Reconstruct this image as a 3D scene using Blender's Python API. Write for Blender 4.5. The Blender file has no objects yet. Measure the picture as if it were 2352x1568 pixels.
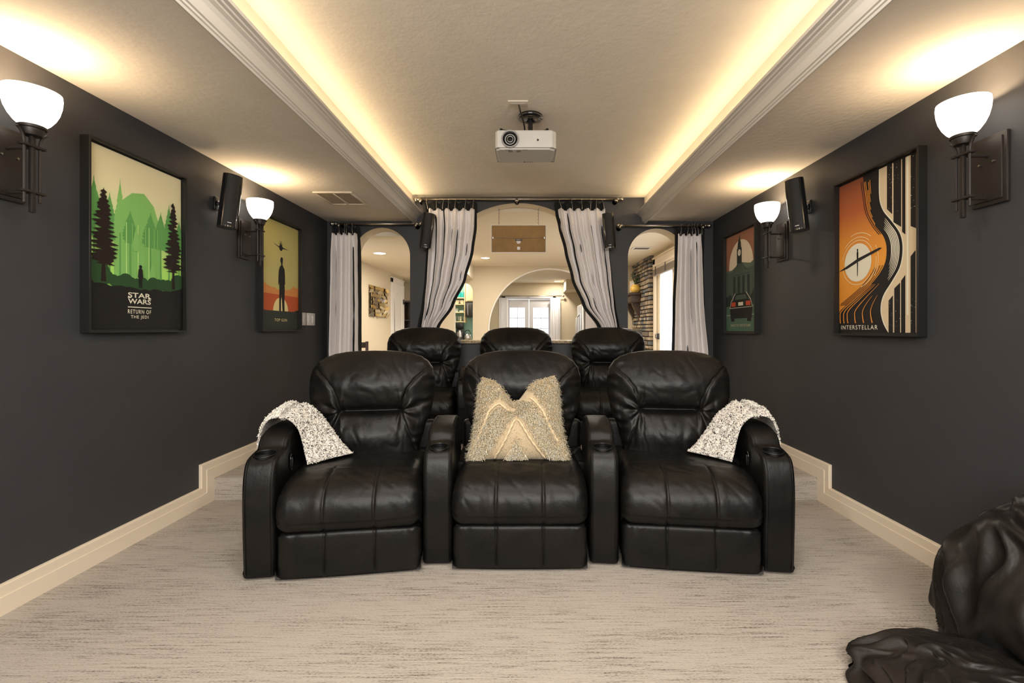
import bpy, bmesh, math, random
from mathutils import Vector, Matrix, noise, Euler
PI = math.pi
R = math.radians
rnd = random.Random(7)
scene = bpy.context.scene
col = scene.collection

# ------------------------------------------------------------ camera, world, light
CAMH = 1.15
F = 1070.0
cam = bpy.data.cameras.new('camera')
cam.sensor_width = 36
cam.lens = F * 36 / 2352
cam.shift_x = (1176 - 1212) / 2352
cam.shift_y = (756 - 784) / 2352
cam.clip_start = 0.05
cam.clip_end = 200
camo = bpy.data.objects.new('camera', cam)
camo.location = (0, 0, CAMH)
camo.rotation_euler = (R(90), 0, 0)
col.objects.link(camo)
scene.camera = camo

world = bpy.data.worlds.new('daylight')
scene.world = world
world.use_nodes = True
bg = world.node_tree.nodes['Background']
bg.inputs[0].default_value = (0.9, 0.95, 1.0, 1)
bg.inputs[1].default_value = 3.0

vs = scene.view_settings
vs.view_transform = 'Standard'
vs.look = 'None'
vs.gamma = 1
vs.exposure = 0.44
vs.use_curve_mapping = False
scene.cycles.max_bounces = 8
scene.cycles.diffuse_bounces = 5
scene.cycles.glossy_bounces = 3
scene.cycles.sample_clamp_indirect = 6
scene.cycles.caustics_reflective = False
scene.cycles.caustics_refractive = False

WARM = (1.0, 0.71, 0.40)
WARM2 = (1.0, 0.80, 0.58)


def area(name, loc, rot, sx, sy, power, color, shape='RECTANGLE', spread=180):
    l = bpy.data.lights.new(name, 'AREA')
    l.shape = shape
    l.size = sx
    l.size_y = sy
    l.energy = power
    l.color = color
    l.spread = R(spread)
    o = bpy.data.objects.new(name, l)
    o.location = loc
    o.rotation_euler = rot
    col.objects.link(o)
    return o


# room dimensions (camera at the origin, looking along +Y)
XL, XR = -2.13, 1.97          # side walls
YB = 4.95                     # back wall
YF = -2.2                     # front wall behind the camera
ZS = 2.298                    # soffit ceiling
ZT = 2.55                     # tray ceiling
TL, TR = -1.2, 1.24           # tray sides
YR = 3.14                     # riser
ZP = 0.15                     # platform
PW_COVE, PW_DOWN, PW_BOWL, PW_FAR = 8.2, 9, 5.6, 14
# rope lights lying in the two coves
area('cove_light', (TL + 0.03, (YF + YB) / 2, 2.40), (0, R(180 + 42), 0), 0.02, YB - YF - 0.1, PW_COVE, (1, .78, .48))
area('cove_light', (TR - 0.03, (YF + YB) / 2, 2.40), (0, R(180 - 42), 0), 0.02, YB - YF - 0.1, PW_COVE, (1, .78, .48))
# added ceiling lamps, out of view, to brighten the theatre
FILL_DOWN = [(-1.55, -0.4, ZS), (1.5, -0.4, ZS), (-0.5, -0.6, ZT), (0.55, -0.6, ZT), (-0.55, 1.35, ZT), (0.6, 1.35, ZT)]
for (x, y, z) in FILL_DOWN:
    area('downlight', (x, y, z - 0.02), (0, 0, 0), 0.30, 0.30, PW_DOWN * (2.3 if abs(x) > 1 else .9), (1, .95, .89), 'DISK')
# broad soft fill at the front of the room, aimed at the rear wall
area('front_fill', (-.08, YF + .3, 1.9), (R(84), 0, 0), 2.6, .9, 98, (1, .96, .92))
FARL = [(-2.0, 6.3, 2.18), (-.77, 8.48, 2.45), (.9, 6.6, 2.45), (.95, 8.6, 2.45), (1.45, 6.0, 2.45), (.8, 12.6, 2.45), (-.7, 11.6, 2.45), (-1.5, 7.4, 2.18), (-1.7, 10.2, 2.42)]  # lamps seen through the arches, plus unseen ones added to light the far rooms
for (x, y, z) in FARL:
    area('downlight', (x, y, z - 0.025), (0, 0, 0), 0.16, 0.16, PW_FAR, (1, .89, .74), 'DISK')


def at(px, py, d):
    return Vector(((px - 1212) / F * d, d, CAMH + (756 - py) / F * d))


# ------------------------------------------------------------ materials
MATS = {}


def mat(name, color=(.5, .5, .5), rough=.5, metal=0, spec=.5, emit=None, estr=0, coat=0, sheen=0, alpha=1, trans=0, var=None, bump=None):
    """var=(scale, amount, stretch) mottled colour; bump=(scale, strength, stretch)"""
    if name in MATS:
        return MATS[name]
    m = bpy.data.materials.new(name)
    m.use_nodes = True
    nt = m.node_tree
    b = nt.nodes['Principled BSDF']
    b.inputs['Base Color'].default_value = (*color, 1)
    b.inputs['Roughness'].default_value = rough
    b.inputs['Metallic'].default_value = metal
    b.inputs['Specular IOR Level'].default_value = spec
    b.inputs['Coat Weight'].default_value = coat
    b.inputs['Sheen Weight'].default_value = sheen
    b.inputs['Alpha'].default_value = alpha
    b.inputs['Transmission Weight'].default_value = trans
    if emit:
        b.inputs['Emission Color'].default_value = (*emit, 1)
        b.inputs['Emission Strength'].default_value = estr
    tc = None
    if var or bump:
        tc = nt.nodes.new('ShaderNodeTexCoord')
    if var:
        mp = nt.nodes.new('ShaderNodeMapping')
        mp.inputs['Scale'].default_value = var[2]
        n = nt.nodes.new('ShaderNodeTexNoise')
        n.inputs['Scale'].default_value = var[0]
        n.inputs['Detail'].default_value = 5
        n.inputs['Roughness'].default_value = .65
        rp = nt.nodes.new('ShaderNodeValToRGB')
        rp.color_ramp.elements[0].position = .3
        rp.color_ramp.elements[1].position = .7
        k = var[1]
        rp.color_ramp.elements[0].color = (*[c * (1 - k) for c in color], 1)
        rp.color_ramp.elements[1].color = (*[min(1, c * (1 + k)) for c in color], 1)
        nt.links.new(tc.outputs['Object'], mp.inputs[0])
        nt.links.new(mp.outputs[0], n.inputs[0])
        nt.links.new(n.outputs[0], rp.inputs[0])
        nt.links.new(rp.outputs[0], b.inputs['Base Color'])
    if bump:
        mp = nt.nodes.new('ShaderNodeMapping')
        mp.inputs['Scale'].default_value = bump[2]
        n = nt.nodes.new('ShaderNodeTexNoise')
        n.inputs['Scale'].default_value = bump[0]
        n.inputs['Detail'].default_value = 4
        bm = nt.nodes.new('ShaderNodeBump')
        bm.inputs['Strength'].default_value = bump[1]
        bm.inputs['Distance'].default_value = .01
        nt.links.new(tc.outputs['Object'], mp.inputs[0])
        nt.links.new(mp.outputs[0], n.inputs[0])
        nt.links.new(n.outputs[0], bm.inputs['Height'])
        nt.links.new(bm.outputs[0], b.inputs['Normal'])
    MATS[name] = m
    return m


ONE = (1, 1, 1)
M_wall = mat('charcoal_paint', (.040, .040, .043), .55, spec=.4, bump=(60, .05, ONE), var=(3, .06, ONE))
M_ceil = mat('textured_ceiling_paint', (.78, .72, .63), .9, spec=.1, bump=(30, .22, (1, 1, 1)), var=(6, .03, ONE))
M_crown = mat('crown_paint', (.64, .60, .54), .45, spec=.4)
M_trim = mat('cream_trim_paint', (.78, .68, .54), .35)
M_cream = mat('cream_wall_paint', (.62, .545, .41), .8, spec=.2, bump=(40, .06, ONE))
M_white = mat('white_paint', (.80, .78, .76), .4)
M_black = mat('black_satin', (.010, .0095, .009), .35)
M_blackp = mat('black_plastic', (.008, .008, .009), .25)
M_gloss = mat('gloss_black', (.006, .006, .007), .12, coat=.6)
M_frame = mat('black_frame_wood', (.006, .0055, .005), .45)
M_bronze = mat('dark_bronze_metal', (.035, .028, .024), .45, metal=.5, bump=(160, .05, ONE))
M_nickel = mat('brushed_nickel', (.42, .38, .32), .28, metal=1)
M_steel = mat('stainless_steel', (.62, .62, .62), .3, metal=.9)
M_chrome = mat('chrome', (.8, .8, .8), .12, metal=1)
M_curtain = mat('pale_grey_curtain_cloth', (.84, .80, .79), .85, sheen=.3, bump=(30, .25, (3, 3, .6)))
M_lining = mat('black_velvet_lining', (.006, .006, .006), .9)
M_sheer = mat('white_curtain_cloth', (.85, .85, .87), .9)
M_card = mat('brown_cardboard', (.32, .19, .07), .8, var=(9, .12, ONE))
M_projw = mat('white_projector_plastic', (.50, .485, .455), .38)
M_glass = mat('window_glass', (1, 1, 1), .02, alpha=.12, spec=.3)
M_floorfar = mat('tan_floor', (.45, .36, .26), .5)
M_bowl = mat('frosted_white_glass', (.95, .93, .9), .35, emit=(1, .90, .76), estr=2.5)
M_lamp = mat('lamp_diffuser', (1, 1, 1), .5, emit=(1, .93, .82), estr=8)
M_rope = mat('warm_rope_light', (1, .8, .5), .5, emit=(1, .7, .35), estr=3)
M_wood = mat('dark_walnut_wood', (.045, .024, .014), .5, var=(5, .4, (1, 12, 1)))
M_green = mat('leaf_green', (.03, .07, .02), .6)
M_yellow = mat('yellow_ceramic', (.78, .50, .10), .35)


def leather():
    m = bpy.data.materials.new('black_brown_leather')
    m.use_nodes = True
    nt = m.node_tree
    b = nt.nodes['Principled BSDF']
    tc = nt.nodes.new('ShaderNodeTexCoord')
    n1 = nt.nodes.new('ShaderNodeTexNoise')
    n1.inputs['Scale'].default_value = 5
    n1.inputs['Detail'].default_value = 6
    rp = nt.nodes.new('ShaderNodeValToRGB')
    rp.color_ramp.elements[0].position = .35
    rp.color_ramp.elements[0].color = (.0028, .0026, .0026, 1)
    rp.color_ramp.elements[1].position = .75
    rp.color_ramp.elements[1].color = (.0085, .0066, .0056, 1)
    nt.links.new(tc.outputs['Object'], n1.inputs[0])
    nt.links.new(n1.outputs[0], rp.inputs[0])
    nt.links.new(rp.outputs[0], b.inputs['Base Color'])
    mr = nt.nodes.new('ShaderNodeMapRange')
    mr.inputs['To Min'].default_value = .34
    mr.inputs['To Max'].default_value = .5
    nt.links.new(n1.outputs[0], mr.inputs[0])
    nt.links.new(mr.outputs[0], b.inputs['Roughness'])
    b.inputs['Specular IOR Level'].default_value = .30
    v = nt.nodes.new('ShaderNodeTexVoronoi')
    v.inputs['Scale'].default_value = 320
    n2 = nt.nodes.new('ShaderNodeTexNoise')
    n2.inputs['Scale'].default_value = 26
    n2.inputs['Detail'].default_value = 4
    n2.inputs['Distortion'].default_value = 1.2
    ml = nt.nodes.new('ShaderNodeMath')
    ml.operation = 'MULTIPLY_ADD'
    ml.inputs[1].default_value = .14
    nt.links.new(tc.outputs['Object'], v.inputs[0])
    nt.links.new(tc.outputs['Object'], n2.inputs[0])
    nt.links.new(v.outputs[0], ml.inputs[0])
    nt.links.new(n2.outputs[0], ml.inputs[2])
    bm = nt.nodes.new('ShaderNodeBump')
    bm.inputs['Strength'].default_value = .15
    bm.inputs['Distance'].default_value = .008
    nt.links.new(ml.outputs[0], bm.inputs['Height'])
    nt.links.new(bm.outputs[0], b.inputs['Normal'])
    return m


M_leather = leather()


def carpet():
    m = bpy.data.materials.new('streaked_loop_carpet')
    m.use_nodes = True
    nt = m.node_tree
    L = nt.links.new
    b = nt.nodes['Principled BSDF']
    b.inputs['Roughness'].default_value = .95
    b.inputs['Specular IOR Level'].default_value = .1
    tc = nt.nodes.new('ShaderNodeTexCoord')
    sp = nt.nodes.new('ShaderNodeSeparateXYZ')
    L(tc.outputs['Object'], sp.inputs[0])
    ad = nt.nodes.new('ShaderNodeMath')
    L(sp.outputs[1], ad.inputs[0])
    L(sp.outputs[2], ad.inputs[1])
    cb = nt.nodes.new('ShaderNodeCombineXYZ')
    L(sp.outputs[0], cb.inputs[0])
    L(ad.outputs[0], cb.inputs[1])

    def nz(sx, sy, det, ro):
        mp = nt.nodes.new('ShaderNodeMapping')
        mp.inputs['Scale'].default_value = (sx, sy, 1)
        n = nt.nodes.new('ShaderNodeTexNoise')
        n.inputs['Scale'].default_value = 1
        n.inputs['Detail'].default_value = det
        n.inputs['Roughness'].default_value = ro
        L(cb.outputs[0], mp.inputs[0])
        L(mp.outputs[0], n.inputs[0])
        return n
    n1 = nz(5, 110, 4, .7)       # long streaks
    n2 = nz(90, 260, 3, .7)      # loops
    n3 = nz(1.5, 7, 3, .6)
    a1 = nt.nodes.new('ShaderNodeMath')
    a1.operation = 'MULTIPLY_ADD'
    a1.inputs[1].default_value = .9
    L(n1.outputs[0], a1.inputs[0])
    m2 = nt.nodes.new('ShaderNodeMath')
    m2.operation = 'MULTIPLY_ADD'
    m2.inputs[1].default_value = .75
    L(n2.outputs[0], m2.inputs[0])
    m3 = nt.nodes.new('ShaderNodeMath')
    m3.operation = 'MULTIPLY'
    m3.inputs[1].default_value = .35
    L(n3.outputs[0], m3.inputs[0])
    L(m3.outputs[0], m2.inputs[2])
    L(m2.outputs[0], a1.inputs[2])
    rp = nt.nodes.new('ShaderNodeValToRGB')
    e = rp.color_ramp.elements
    e[0].position = .74
    e[0].color = (.055, .045, .037, 1)
    e[1].position = 1.0
    e[1].color = (.43, .385, .335, 1)
    x = e.new(.86)
    x.color = (.27, .235, .20, 1)
    x = e.new(.93)
    x.color = (.36, .32, .275, 1)
    L(a1.outputs[0], rp.inputs[0])
    L(rp.outputs[0], b.inputs['Base Color'])
    bm = nt.nodes.new('ShaderNodeBump')
    bm.inputs['Strength'].default_value = .6
    bm.inputs['Distance'].default_value = .006
    L(a1.outputs[0], bm.inputs['Height'])
    L(bm.outputs[0], b.inputs['Normal'])
    return m


M_carpet = carpet()


def knit(name, c0, c1, scale, lo=.46, hi=.6, bstr=.9):
    m = bpy.data.materials.new(name)
    m.use_nodes = True
    nt = m.node_tree
    L = nt.links.new
    b = nt.nodes['Principled BSDF']
    b.inputs['Roughness'].default_value = .95
    b.inputs['Specular IOR Level'].default_value = .1
    b.inputs['Sheen Weight'].default_value = .3
    tc = nt.nodes.new('ShaderNodeTexCoord')
    n = nt.nodes.new('ShaderNodeTexNoise')
    n.inputs['Scale'].default_value = scale
    n.inputs['Detail'].default_value = 3
    n.inputs['Distortion'].default_value = 1.5
    L(tc.outputs['Object'], n.inputs[0])
    rp = nt.nodes.new('ShaderNodeValToRGB')
    e = rp.color_ramp.elements
    e[0].position = lo - .1
    e[0].color = (*c0, 1)
    e[1].position = lo + .01
    e[1].color = (*c1, 1)
    L(n.outputs[0], rp.inputs[0])
    L(rp.outputs[0], b.inputs['Base Color'])
    bm = nt.nodes.new('ShaderNodeBump')
    bm.inputs['Strength'].default_value = bstr
    bm.inputs['Distance'].default_value = .006
    L(n.outputs[0], bm.inputs['Height'])
    L(bm.outputs[0], b.inputs['Normal'])
    return m


M_knit = knit('mottled_cream_knit', (.05, .042, .038), (.74, .70, .64), 95, .50)
M_weave = knit('cream_basket_weave', (.20, .14, .07), (.54, .43, .28), 150, .42, bstr=.6)
M_shag = mat('cream_shag_yarn', (1.0, .88, .66), .9, sheen=.3, var=(40, .15, ONE))
def yarn(name, c):
    m = bpy.data.materials.new(name)
    m.use_nodes = True
    nt = m.node_tree
    out = nt.nodes['Material Output']
    nt.nodes.remove(nt.nodes['Principled BSDF'])
    a, b, x = nt.nodes.new('ShaderNodeBsdfDiffuse'), nt.nodes.new('ShaderNodeBsdfTranslucent'), nt.nodes.new('ShaderNodeMixShader')
    a.inputs[0].default_value = b.inputs[0].default_value = (*c, 1)
    x.inputs[0].default_value = .30
    nt.links.new(a.outputs[0], x.inputs[1])
    nt.links.new(b.outputs[0], x.inputs[2])
    nt.links.new(x.outputs[0], out.inputs[0])
    return m


M_yarn = yarn('cream_yarn', (.96, .84, .60))
M_yarn2 = yarn('pale_yarn', (1.0, .95, .80))
M_shag2 = mat('pale_shag_yarn', (1.0, .96, .86), .9, sheen=.3)


# ------------------------------------------------------------ object helpers
def clean(n):
    return n


def make(name, verts, faces, m, parent=None, smooth=True, midx=None, recalc=True):
    me = bpy.data.meshes.new(name)
    me.from_pydata([tuple(v) for v in verts], [], faces)
    mats = m if isinstance(m, (list, tuple)) else [m]
    for x in mats:
        me.materials.append(x)
    if midx:
        me.polygons.foreach_set('material_index', midx)
    if recalc:
        bm = bmesh.new()
        bm.from_mesh(me)
        bmesh.ops.recalc_face_normals(bm, faces=bm.faces)
        bm.to_mesh(me)
        bm.free()
    me.polygons.foreach_set('use_smooth', [smooth is not False] * len(me.polygons))
    if smooth == 'auto':
        me.set_sharp_from_angle(angle=R(38))
    me.update()
    o = bpy.data.objects.new(name, me)
    col.objects.link(o)
    if parent:
        o.parent = parent
    return o


def tag(o, label=None, cat=None, group=None, kind=None):
    if label:
        o['label'] = label
    if cat:
        o['category'] = cat
    if group:
        o['group'] = group
    if kind:
        o['kind'] = kind
    return o


def thing(name, label, cat, loc=(0, 0, 0), rz=0, group=None):
    o = bpy.data.objects.new(name, None)
    o.empty_display_size = .05
    col.objects.link(o)
    o.location = loc
    o.rotation_euler = (0, 0, rz)
    return tag(o, label, cat, group)


def dup(root, loc, rz, label, group=None):
    r = root.copy()
    col.objects.link(r)
    r.location = loc
    r.rotation_euler = (0, 0, rz)
    r['label'] = label
    if group:
        r['group'] = group
    for ch in list(root.children):
        c = ch.copy()
        col.objects.link(c)
        c.parent = r
        for g in list(ch.children):
            d = g.copy()
            col.objects.link(d)
            d.parent = c
    return r


class G:
    """collects simple shapes into one mesh"""
    def __init__(s):
        s.v = []
        s.f = []
        s.m = []
        s.cur = 0

    def add(s, vs_, fs_):
        k = len(s.v)
        s.v += [tuple(v) for v in vs_]
        s.f += [tuple(i + k for i in f) for f in fs_]
        s.m += [s.cur] * len(fs_)
        return s

    def box(s, x0, x1, y0, y1, z0, z1):
        vs_ = [(x, y, z) for z in (z0, z1) for y in (y0, y1) for x in (x0, x1)]
        return s.add(vs_, [(0, 2, 3, 1), (4, 5, 7, 6), (0, 1, 5, 4), (2, 6, 7, 3), (0, 4, 6, 2), (1, 3, 7, 5)])

    def rbox(s, x0, x1, y0, y1, z0, z1, b=.005, seg=2, mtx=None):
        bm = bmesh.new()
        bmesh.ops.create_cube(bm, size=1)
        for v in bm.verts:
            v.co = Vector(((x0 + x1) / 2 + v.co.x * (x1 - x0), (y0 + y1) / 2 + v.co.y * (y1 - y0), (z0 + z1) / 2 + v.co.z * (z1 - z0)))
        bmesh.ops.bevel(bm, geom=bm.edges[:], offset=b, segments=seg, profile=.5, affect='EDGES')
        bm.verts.ensure_lookup_table()
        vs_ = [v.co.copy() for v in bm.verts]
        if mtx:
            vs_ = [mtx @ v for v in vs_]
        fs_ = [tuple(v.index for v in f.verts) for f in bm.faces]
        bm.free()
        return s.add(vs_, fs_)

    def prism(s, pts, a0, a1, axis='x'):
        """pts 2D polygon; axis x: pts=(y,z); axis y: pts=(x,z); axis z: pts=(x,y)"""
        def P(p, a):
            return (a, p[0], p[1]) if axis == 'x' else (p[0], a, p[1]) if axis == 'y' else (p[0], p[1], a)
        n = len(pts)
        vs_ = [P(p, a0) for p in pts] + [P(p, a1) for p in pts]
        return s.add(vs_, [tuple(range(n)), tuple(range(2 * n - 1, n - 1, -1))] + [(i, (i + 1) % n, n + (i + 1) % n, n + i) for i in range(n)])

    def tube(s, pts, r, n=8, closed=False, caps=True):
        pts = [Vector(p) for p in pts]
        rs = r if isinstance(r, (list, tuple)) else [r] * len(pts)
        N = len(pts)
        vs_ = []
        up = None
        for i, p in enumerate(pts):
            if closed:
                t = pts[(i + 1) % N] - pts[i - 1]
            else:
                t = pts[min(i + 1, N - 1)] - pts[max(i - 1, 0)]
            t.normalize()
            if up is None:
                up = Vector((0, 0, 1)) if abs(t.z) < .9 else Vector((1, 0, 0))
            a = t.cross(up)
            if a.length < 1e-6:
                a = t.orthogonal()
            a.normalize()
            b = a.cross(t).normalized()
            up = b
            for k in range(n):
                q = 2 * PI * k / n
                vs_.append(p + (a * math.cos(q) + b * math.sin(q)) * rs[i])
        fs_ = []
        for i in range(N if closed else N - 1):
            j = (i + 1) % N
            for k in range(n):
                fs_.append((i * n + k, i * n + (k + 1) % n, j * n + (k + 1) % n, j * n + k))
        if caps and not closed:
            fs_.append(tuple(range(n)))
            fs_.append(tuple((N - 1) * n + k for k in range(n)))
        return s.add(vs_, fs_)

    def lathe(s, prof, n=32, c=(0, 0, 0), ax='z', caps=True, sx=1, sy=1):
        """prof: (r, h)"""
        vs_ = []
        for (r, h) in prof:
            for k in range(n):
                q = 2 * PI * k / n
                a, b = r * math.cos(q) * sx, r * math.sin(q) * sy
                p = (a, b, h) if ax == 'z' else (a, h, b) if ax == 'y' else (h, a, b)
                vs_.append((p[0] + c[0], p[1] + c[1], p[2] + c[2]))
        fs_ = []
        for i in range(len(prof) - 1):
            for k in range(n):
                fs_.append((i * n + k, i * n + (k + 1) % n, (i + 1) * n + (k + 1) % n, (i + 1) * n + k))
        if caps:
            fs_.append(tuple(range(n)))
            fs_.append(tuple((len(prof) - 1) * n + k for k in range(n)))
        return s.add(vs_, fs_)

    def sphere(s, c, r, n=12):
        prof = [(r * math.sin(PI * i / n) + 1e-5, -r * math.cos(PI * i / n)) for i in range(n + 1)]
        return s.lathe(prof, n + 4, c, caps=False)

    def grid(s, fn, nu, nv, cu=False):
        vs_ = [fn(i, j) for i in range(nu) for j in range(nv)]
        fs_ = []
        for i in range(nu - 1):
            for j in range(nv if cu else nv - 1):
                fs_.append((i * nv + j, i * nv + (j + 1) % nv, (i + 1) * nv + (j + 1) % nv, (i + 1) * nv + j))
        return s.add(vs_, fs_)

    def o(s, name, m, parent=None, smooth='auto', kind=None, label=None):
        ob = make(name, s.v, s.f, m, parent, smooth, s.m if isinstance(m, (list, tuple)) else None)
        if kind:
            ob['kind'] = kind
        if label:
            ob['label'] = label
        return ob


def lerp(a, b, t):
    return a + (b - a) * t


def interp(pts, x):
    if x <= pts[0][0]:
        return pts[0][1]
    for (x0, y0), (x1, y1) in zip(pts, pts[1:]):
        if x <= x1:
            t = (x - x0) / (x1 - x0)
            t = t * t * (3 - 2 * t) * .5 + t * .5
            return y0 + (y1 - y0) * t
    return pts[-1][1]


def ss(a, b, x):
    t = max(0, min(1, (x - a) / (b - a)))
    return t * t * (3 - 2 * t)


def ga(x, w):
    return math.exp(-(x / w) ** 2)


def chaikin(pts, it=2, closed=True):
    for _ in range(it):
        out = []
        n = len(pts)
        for i in range(n if closed else n - 1):
            p, q = pts[i], pts[(i + 1) % n]
            out.append(tuple(a * .75 + b * .25 for a, b in zip(p, q)))
            out.append(tuple(a * .25 + b * .75 for a, b in zip(p, q)))
        if not closed:
            out = [pts[0]] + out + [pts[-1]]
        pts = out
    return pts


def resample(pts, step, closed=True):
    out = []
    n = len(pts)
    for i in range(n if closed else n - 1):
        p, q = pts[i], pts[(i + 1) % n]
        L = math.dist(p, q)
        k = max(1, int(L / step))
        for j in range(k):
            t = j / k
            out.append(tuple(a + (b - a) * t for a, b in zip(p, q)))
    if not closed:
        out.append(pts[-1])
    return out


def slab(loop, W, r, disp=None, nx=24, dome=0.0, seg=6):
    """rounded slab: loop of (y,z) swept across x in [-W/2, W/2]; disp(x, y, z, ny, nz) -> outward offset"""
    n = len(loop)
    A = sum(loop[i][0] * loop[(i + 1) % n][1] - loop[(i + 1) % n][0] * loop[i][1] for i in range(n))
    sg = 1 if A > 0 else -1
    nr = []
    for i in range(n):
        t = Vector(loop[(i + 1) % n]) - Vector(loop[i - 1])
        t.normalize()
        nr.append((t.y * sg, -t.x * sg))
    h = W / 2
    st = []
    for k in range(seg):
        a = PI / 2 * k / seg
        st.append((-h + r * (1 - math.sin(a)) * 0 + r * (1 - math.cos(a)), r * (1 - math.sin(a))))
    # st: x from -h, inset from r -> 0
    inner = [(-h + r + (W - 2 * r) * k / nx, 0) for k in range(nx + 1)]
    st = st + inner + [(-x, e) for (x, e) in reversed(st)]
    cy = sum(p[0] for p in loop) / n
    cz = sum(p[1] for p in loop) / n
    vs_ = []
    for (x, e) in st:
        for (y, z), (a, b) in zip(loop, nr):
            d = disp(x, y, z, a, b) if disp else 0
            vs_.append((x, y + a * (d - e), z + b * (d - e)))
    fs_ = []
    for i in range(len(st) - 1):
        for k in range(n):
            fs_.append((i * n + k, i * n + (k + 1) % n, (i + 1) * n + (k + 1) % n, (i + 1) * n + k))
    b0 = 0
    bN = (len(st) - 1) * n
    # domed caps: rings shrinking to the centroid
    for base, sx in ((b0, -1), (bN, 1)):
        prev = list(range(base, base + n))
        for q in (.85, .5):
            k0 = len(vs_)
            for k in range(n):
                p = vs_[base + k]
                vs_.append((p[0] + sx * dome * (1 - q * q), cy + (p[1] - cy) * q, cz + (p[2] - cz) * q))
            cur = list(range(k0, k0 + n))
            for k in range(n):
                fs_.append((prev[k], prev[(k + 1) % n], cur[(k + 1) % n], cur[k]))
            prev = cur
        c = len(vs_)
        vs_.append((vs_[base][0] + sx * dome, cy, cz))
        for k in range(n):
            fs_.append((prev[k], prev[(k + 1) % n], c))
    g = G()
    g.add(vs_, fs_)
    return g


# ------------------------------------------------------------ the theatre room
def struct(g, name, m, smooth=False, parent=None):
    o = g.o(name, m, parent, smooth)
    if not parent:
        o['kind'] = 'structure'
    return o


g = G()
g.box(XL, XR, YF, YR, -.1, 0)
struct(g, 'floor', M_carpet)
g = G()
# platform with a softened nosing
g.prism([(YR, 0), (YR, ZP - .02), (YR + .006, ZP - .006), (YR + .02, ZP), (YB + .2, ZP), (YB + .2, 0)], XL, XR)
struct(g, 'floor_platform', M_carpet)

g = G()
g.box(XL - .12, XL, YF, YB + .2, 0, 2.8)
struct(g, 'wall_left', M_wall)
g = G()
g.box(XR, XR + .12, YF, YB + .2, 0, 2.8)
struct(g, 'wall_right', M_wall)
g = G()
g.box(XL, XR, YF - .12, YF, 0, 2.8)
struct(g, 'wall_front', M_wall)

g = G()
g.box(XL, TL, YF, YB, ZS, 2.8)
g.box(TR, XR, YF, YB, ZS, 2.8)
g.box(TL, TR, YF, YB, ZT, 2.8)
struct(g, 'ceiling', M_ceil)


def arch_wall(name, x0, x1, z0, z1, ops, y, th, mats, seg=40):
    """ops: (cx, r, spring z, bottom z) round-headed, or (cx, half width, top z, bottom z, 'rect')"""
    xs = {x0, x1}
    for o in ops:
        cx, r = o[0], o[1]
        if len(o) == 5:
            xs |= {cx - r, cx + r}
        else:
            for k in range(seg + 1):
                xs.add(cx - r * math.cos(PI * k / seg))
    xs = sorted(x for x in xs if x0 - 1e-9 <= x <= x1 + 1e-9)

    def top(o, x):
        if len(o) == 5:
            return o[2]
        return o[2] + math.sqrt(max(0, o[1] ** 2 - (x - o[0]) ** 2))
    g = G()

    def quad(a, b, c, d, m):
        g.cur = m
        g.add([a, b, c, d], [(0, 1, 2, 3)])
    for a, b in zip(xs, xs[1:]):
        if b - a < 1e-7:
            continue
        mid = (a + b) / 2
        op = None
        for o in ops:
            if o[0] - o[1] < mid < o[0] + o[1]:
                op = o
        spans = [((z0, z0), (z1, z1))]
        if op:
            ta, tb = top(op, a), top(op, b)
            spans = [((ta, tb), (z1, z1))]
            if op[3] > z0:
                spans.append(((z0, z0), (op[3], op[3])))
                quad((a, y, op[3]), (b, y, op[3]), (b, y + th, op[3]), (a, y + th, op[3]), 1)
            quad((a, y, ta), (a, y + th, ta), (b, y + th, tb), (b, y, tb), 1)
        for (l0, l1), (h0, h1) in spans:
            quad((a, y, l0), (b, y, l1), (b, y, h1), (a, y, h0), 0)
            quad((a, y + th, l0), (a, y + th, h0), (b, y + th, h1), (b, y + th, l1), 1)
    for o in ops:
        for sx in (-1, 1):
            x = o[0] + sx * o[1]
            zt = o[2]
            pts = [(x, y, o[3]), (x, y + th, o[3]), (x, y + th, zt), (x, y, zt)]
            if sx > 0:
                pts.reverse()
            g.cur = 1
            g.add(pts, [(0, 1, 2, 3)])
    ob = make(name, g.v, g.f, mats, None, False, g.m, recalc=False)
    ob['kind'] = 'structure'
    return ob


BACK_OPS = [(-1.55, .30, 1.928, ZP), (-.10, .95, 1.54, 1.0), (1.37, .305, 1.915, ZP)]
arch_wall('wall_back', XL, XR, 0, 2.8, BACK_OPS, YB, .2, [M_wall, M_cream])


# crown moulding forming the coves
def crown(name, side):
    x0 = TL if side < 0 else TR
    s = -side     # direction towards the room centre
    pr = [(0, 2.275), (.0, 2.29), (.012, 2.292), (.016, 2.302), (.024, 2.306), (.026, 2.314), (.03, 2.33), (.04, 2.345), (.054, 2.353), (.056, 2.36), (.068, 2.362), (.072, 2.368), (.086, 2.372), (.088, 2.386), (.078, 2.386), (.066, 2.378), (0.05, 2.372), (0, 2.372)]
    pr = [(-.008, 2.27), (.0, 2.27), (.004, 2.279), (.010, 2.282), (.012, 2.29), (.019, 2.293)] + pr[4:]
    g = G()
    g.prism([(x0 + s * a, z) for a, z in pr], YF, YB, 'y')
    struct(g, name, M_crown)
    g = G()
    g.tube([(x0 + s * .03, YF + .05, 2.381), (x0 + s * .03, YB - .06, 2.381)], .006, 6)
    o = g.o('rope_light', M_rope)
    tag(o, 'warm rope light hidden in the %s ceiling cove' % ('left' if side < 0 else 'right'), 'light')


crown('trim_1', -1)
crown('trim_2', 1)


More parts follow.
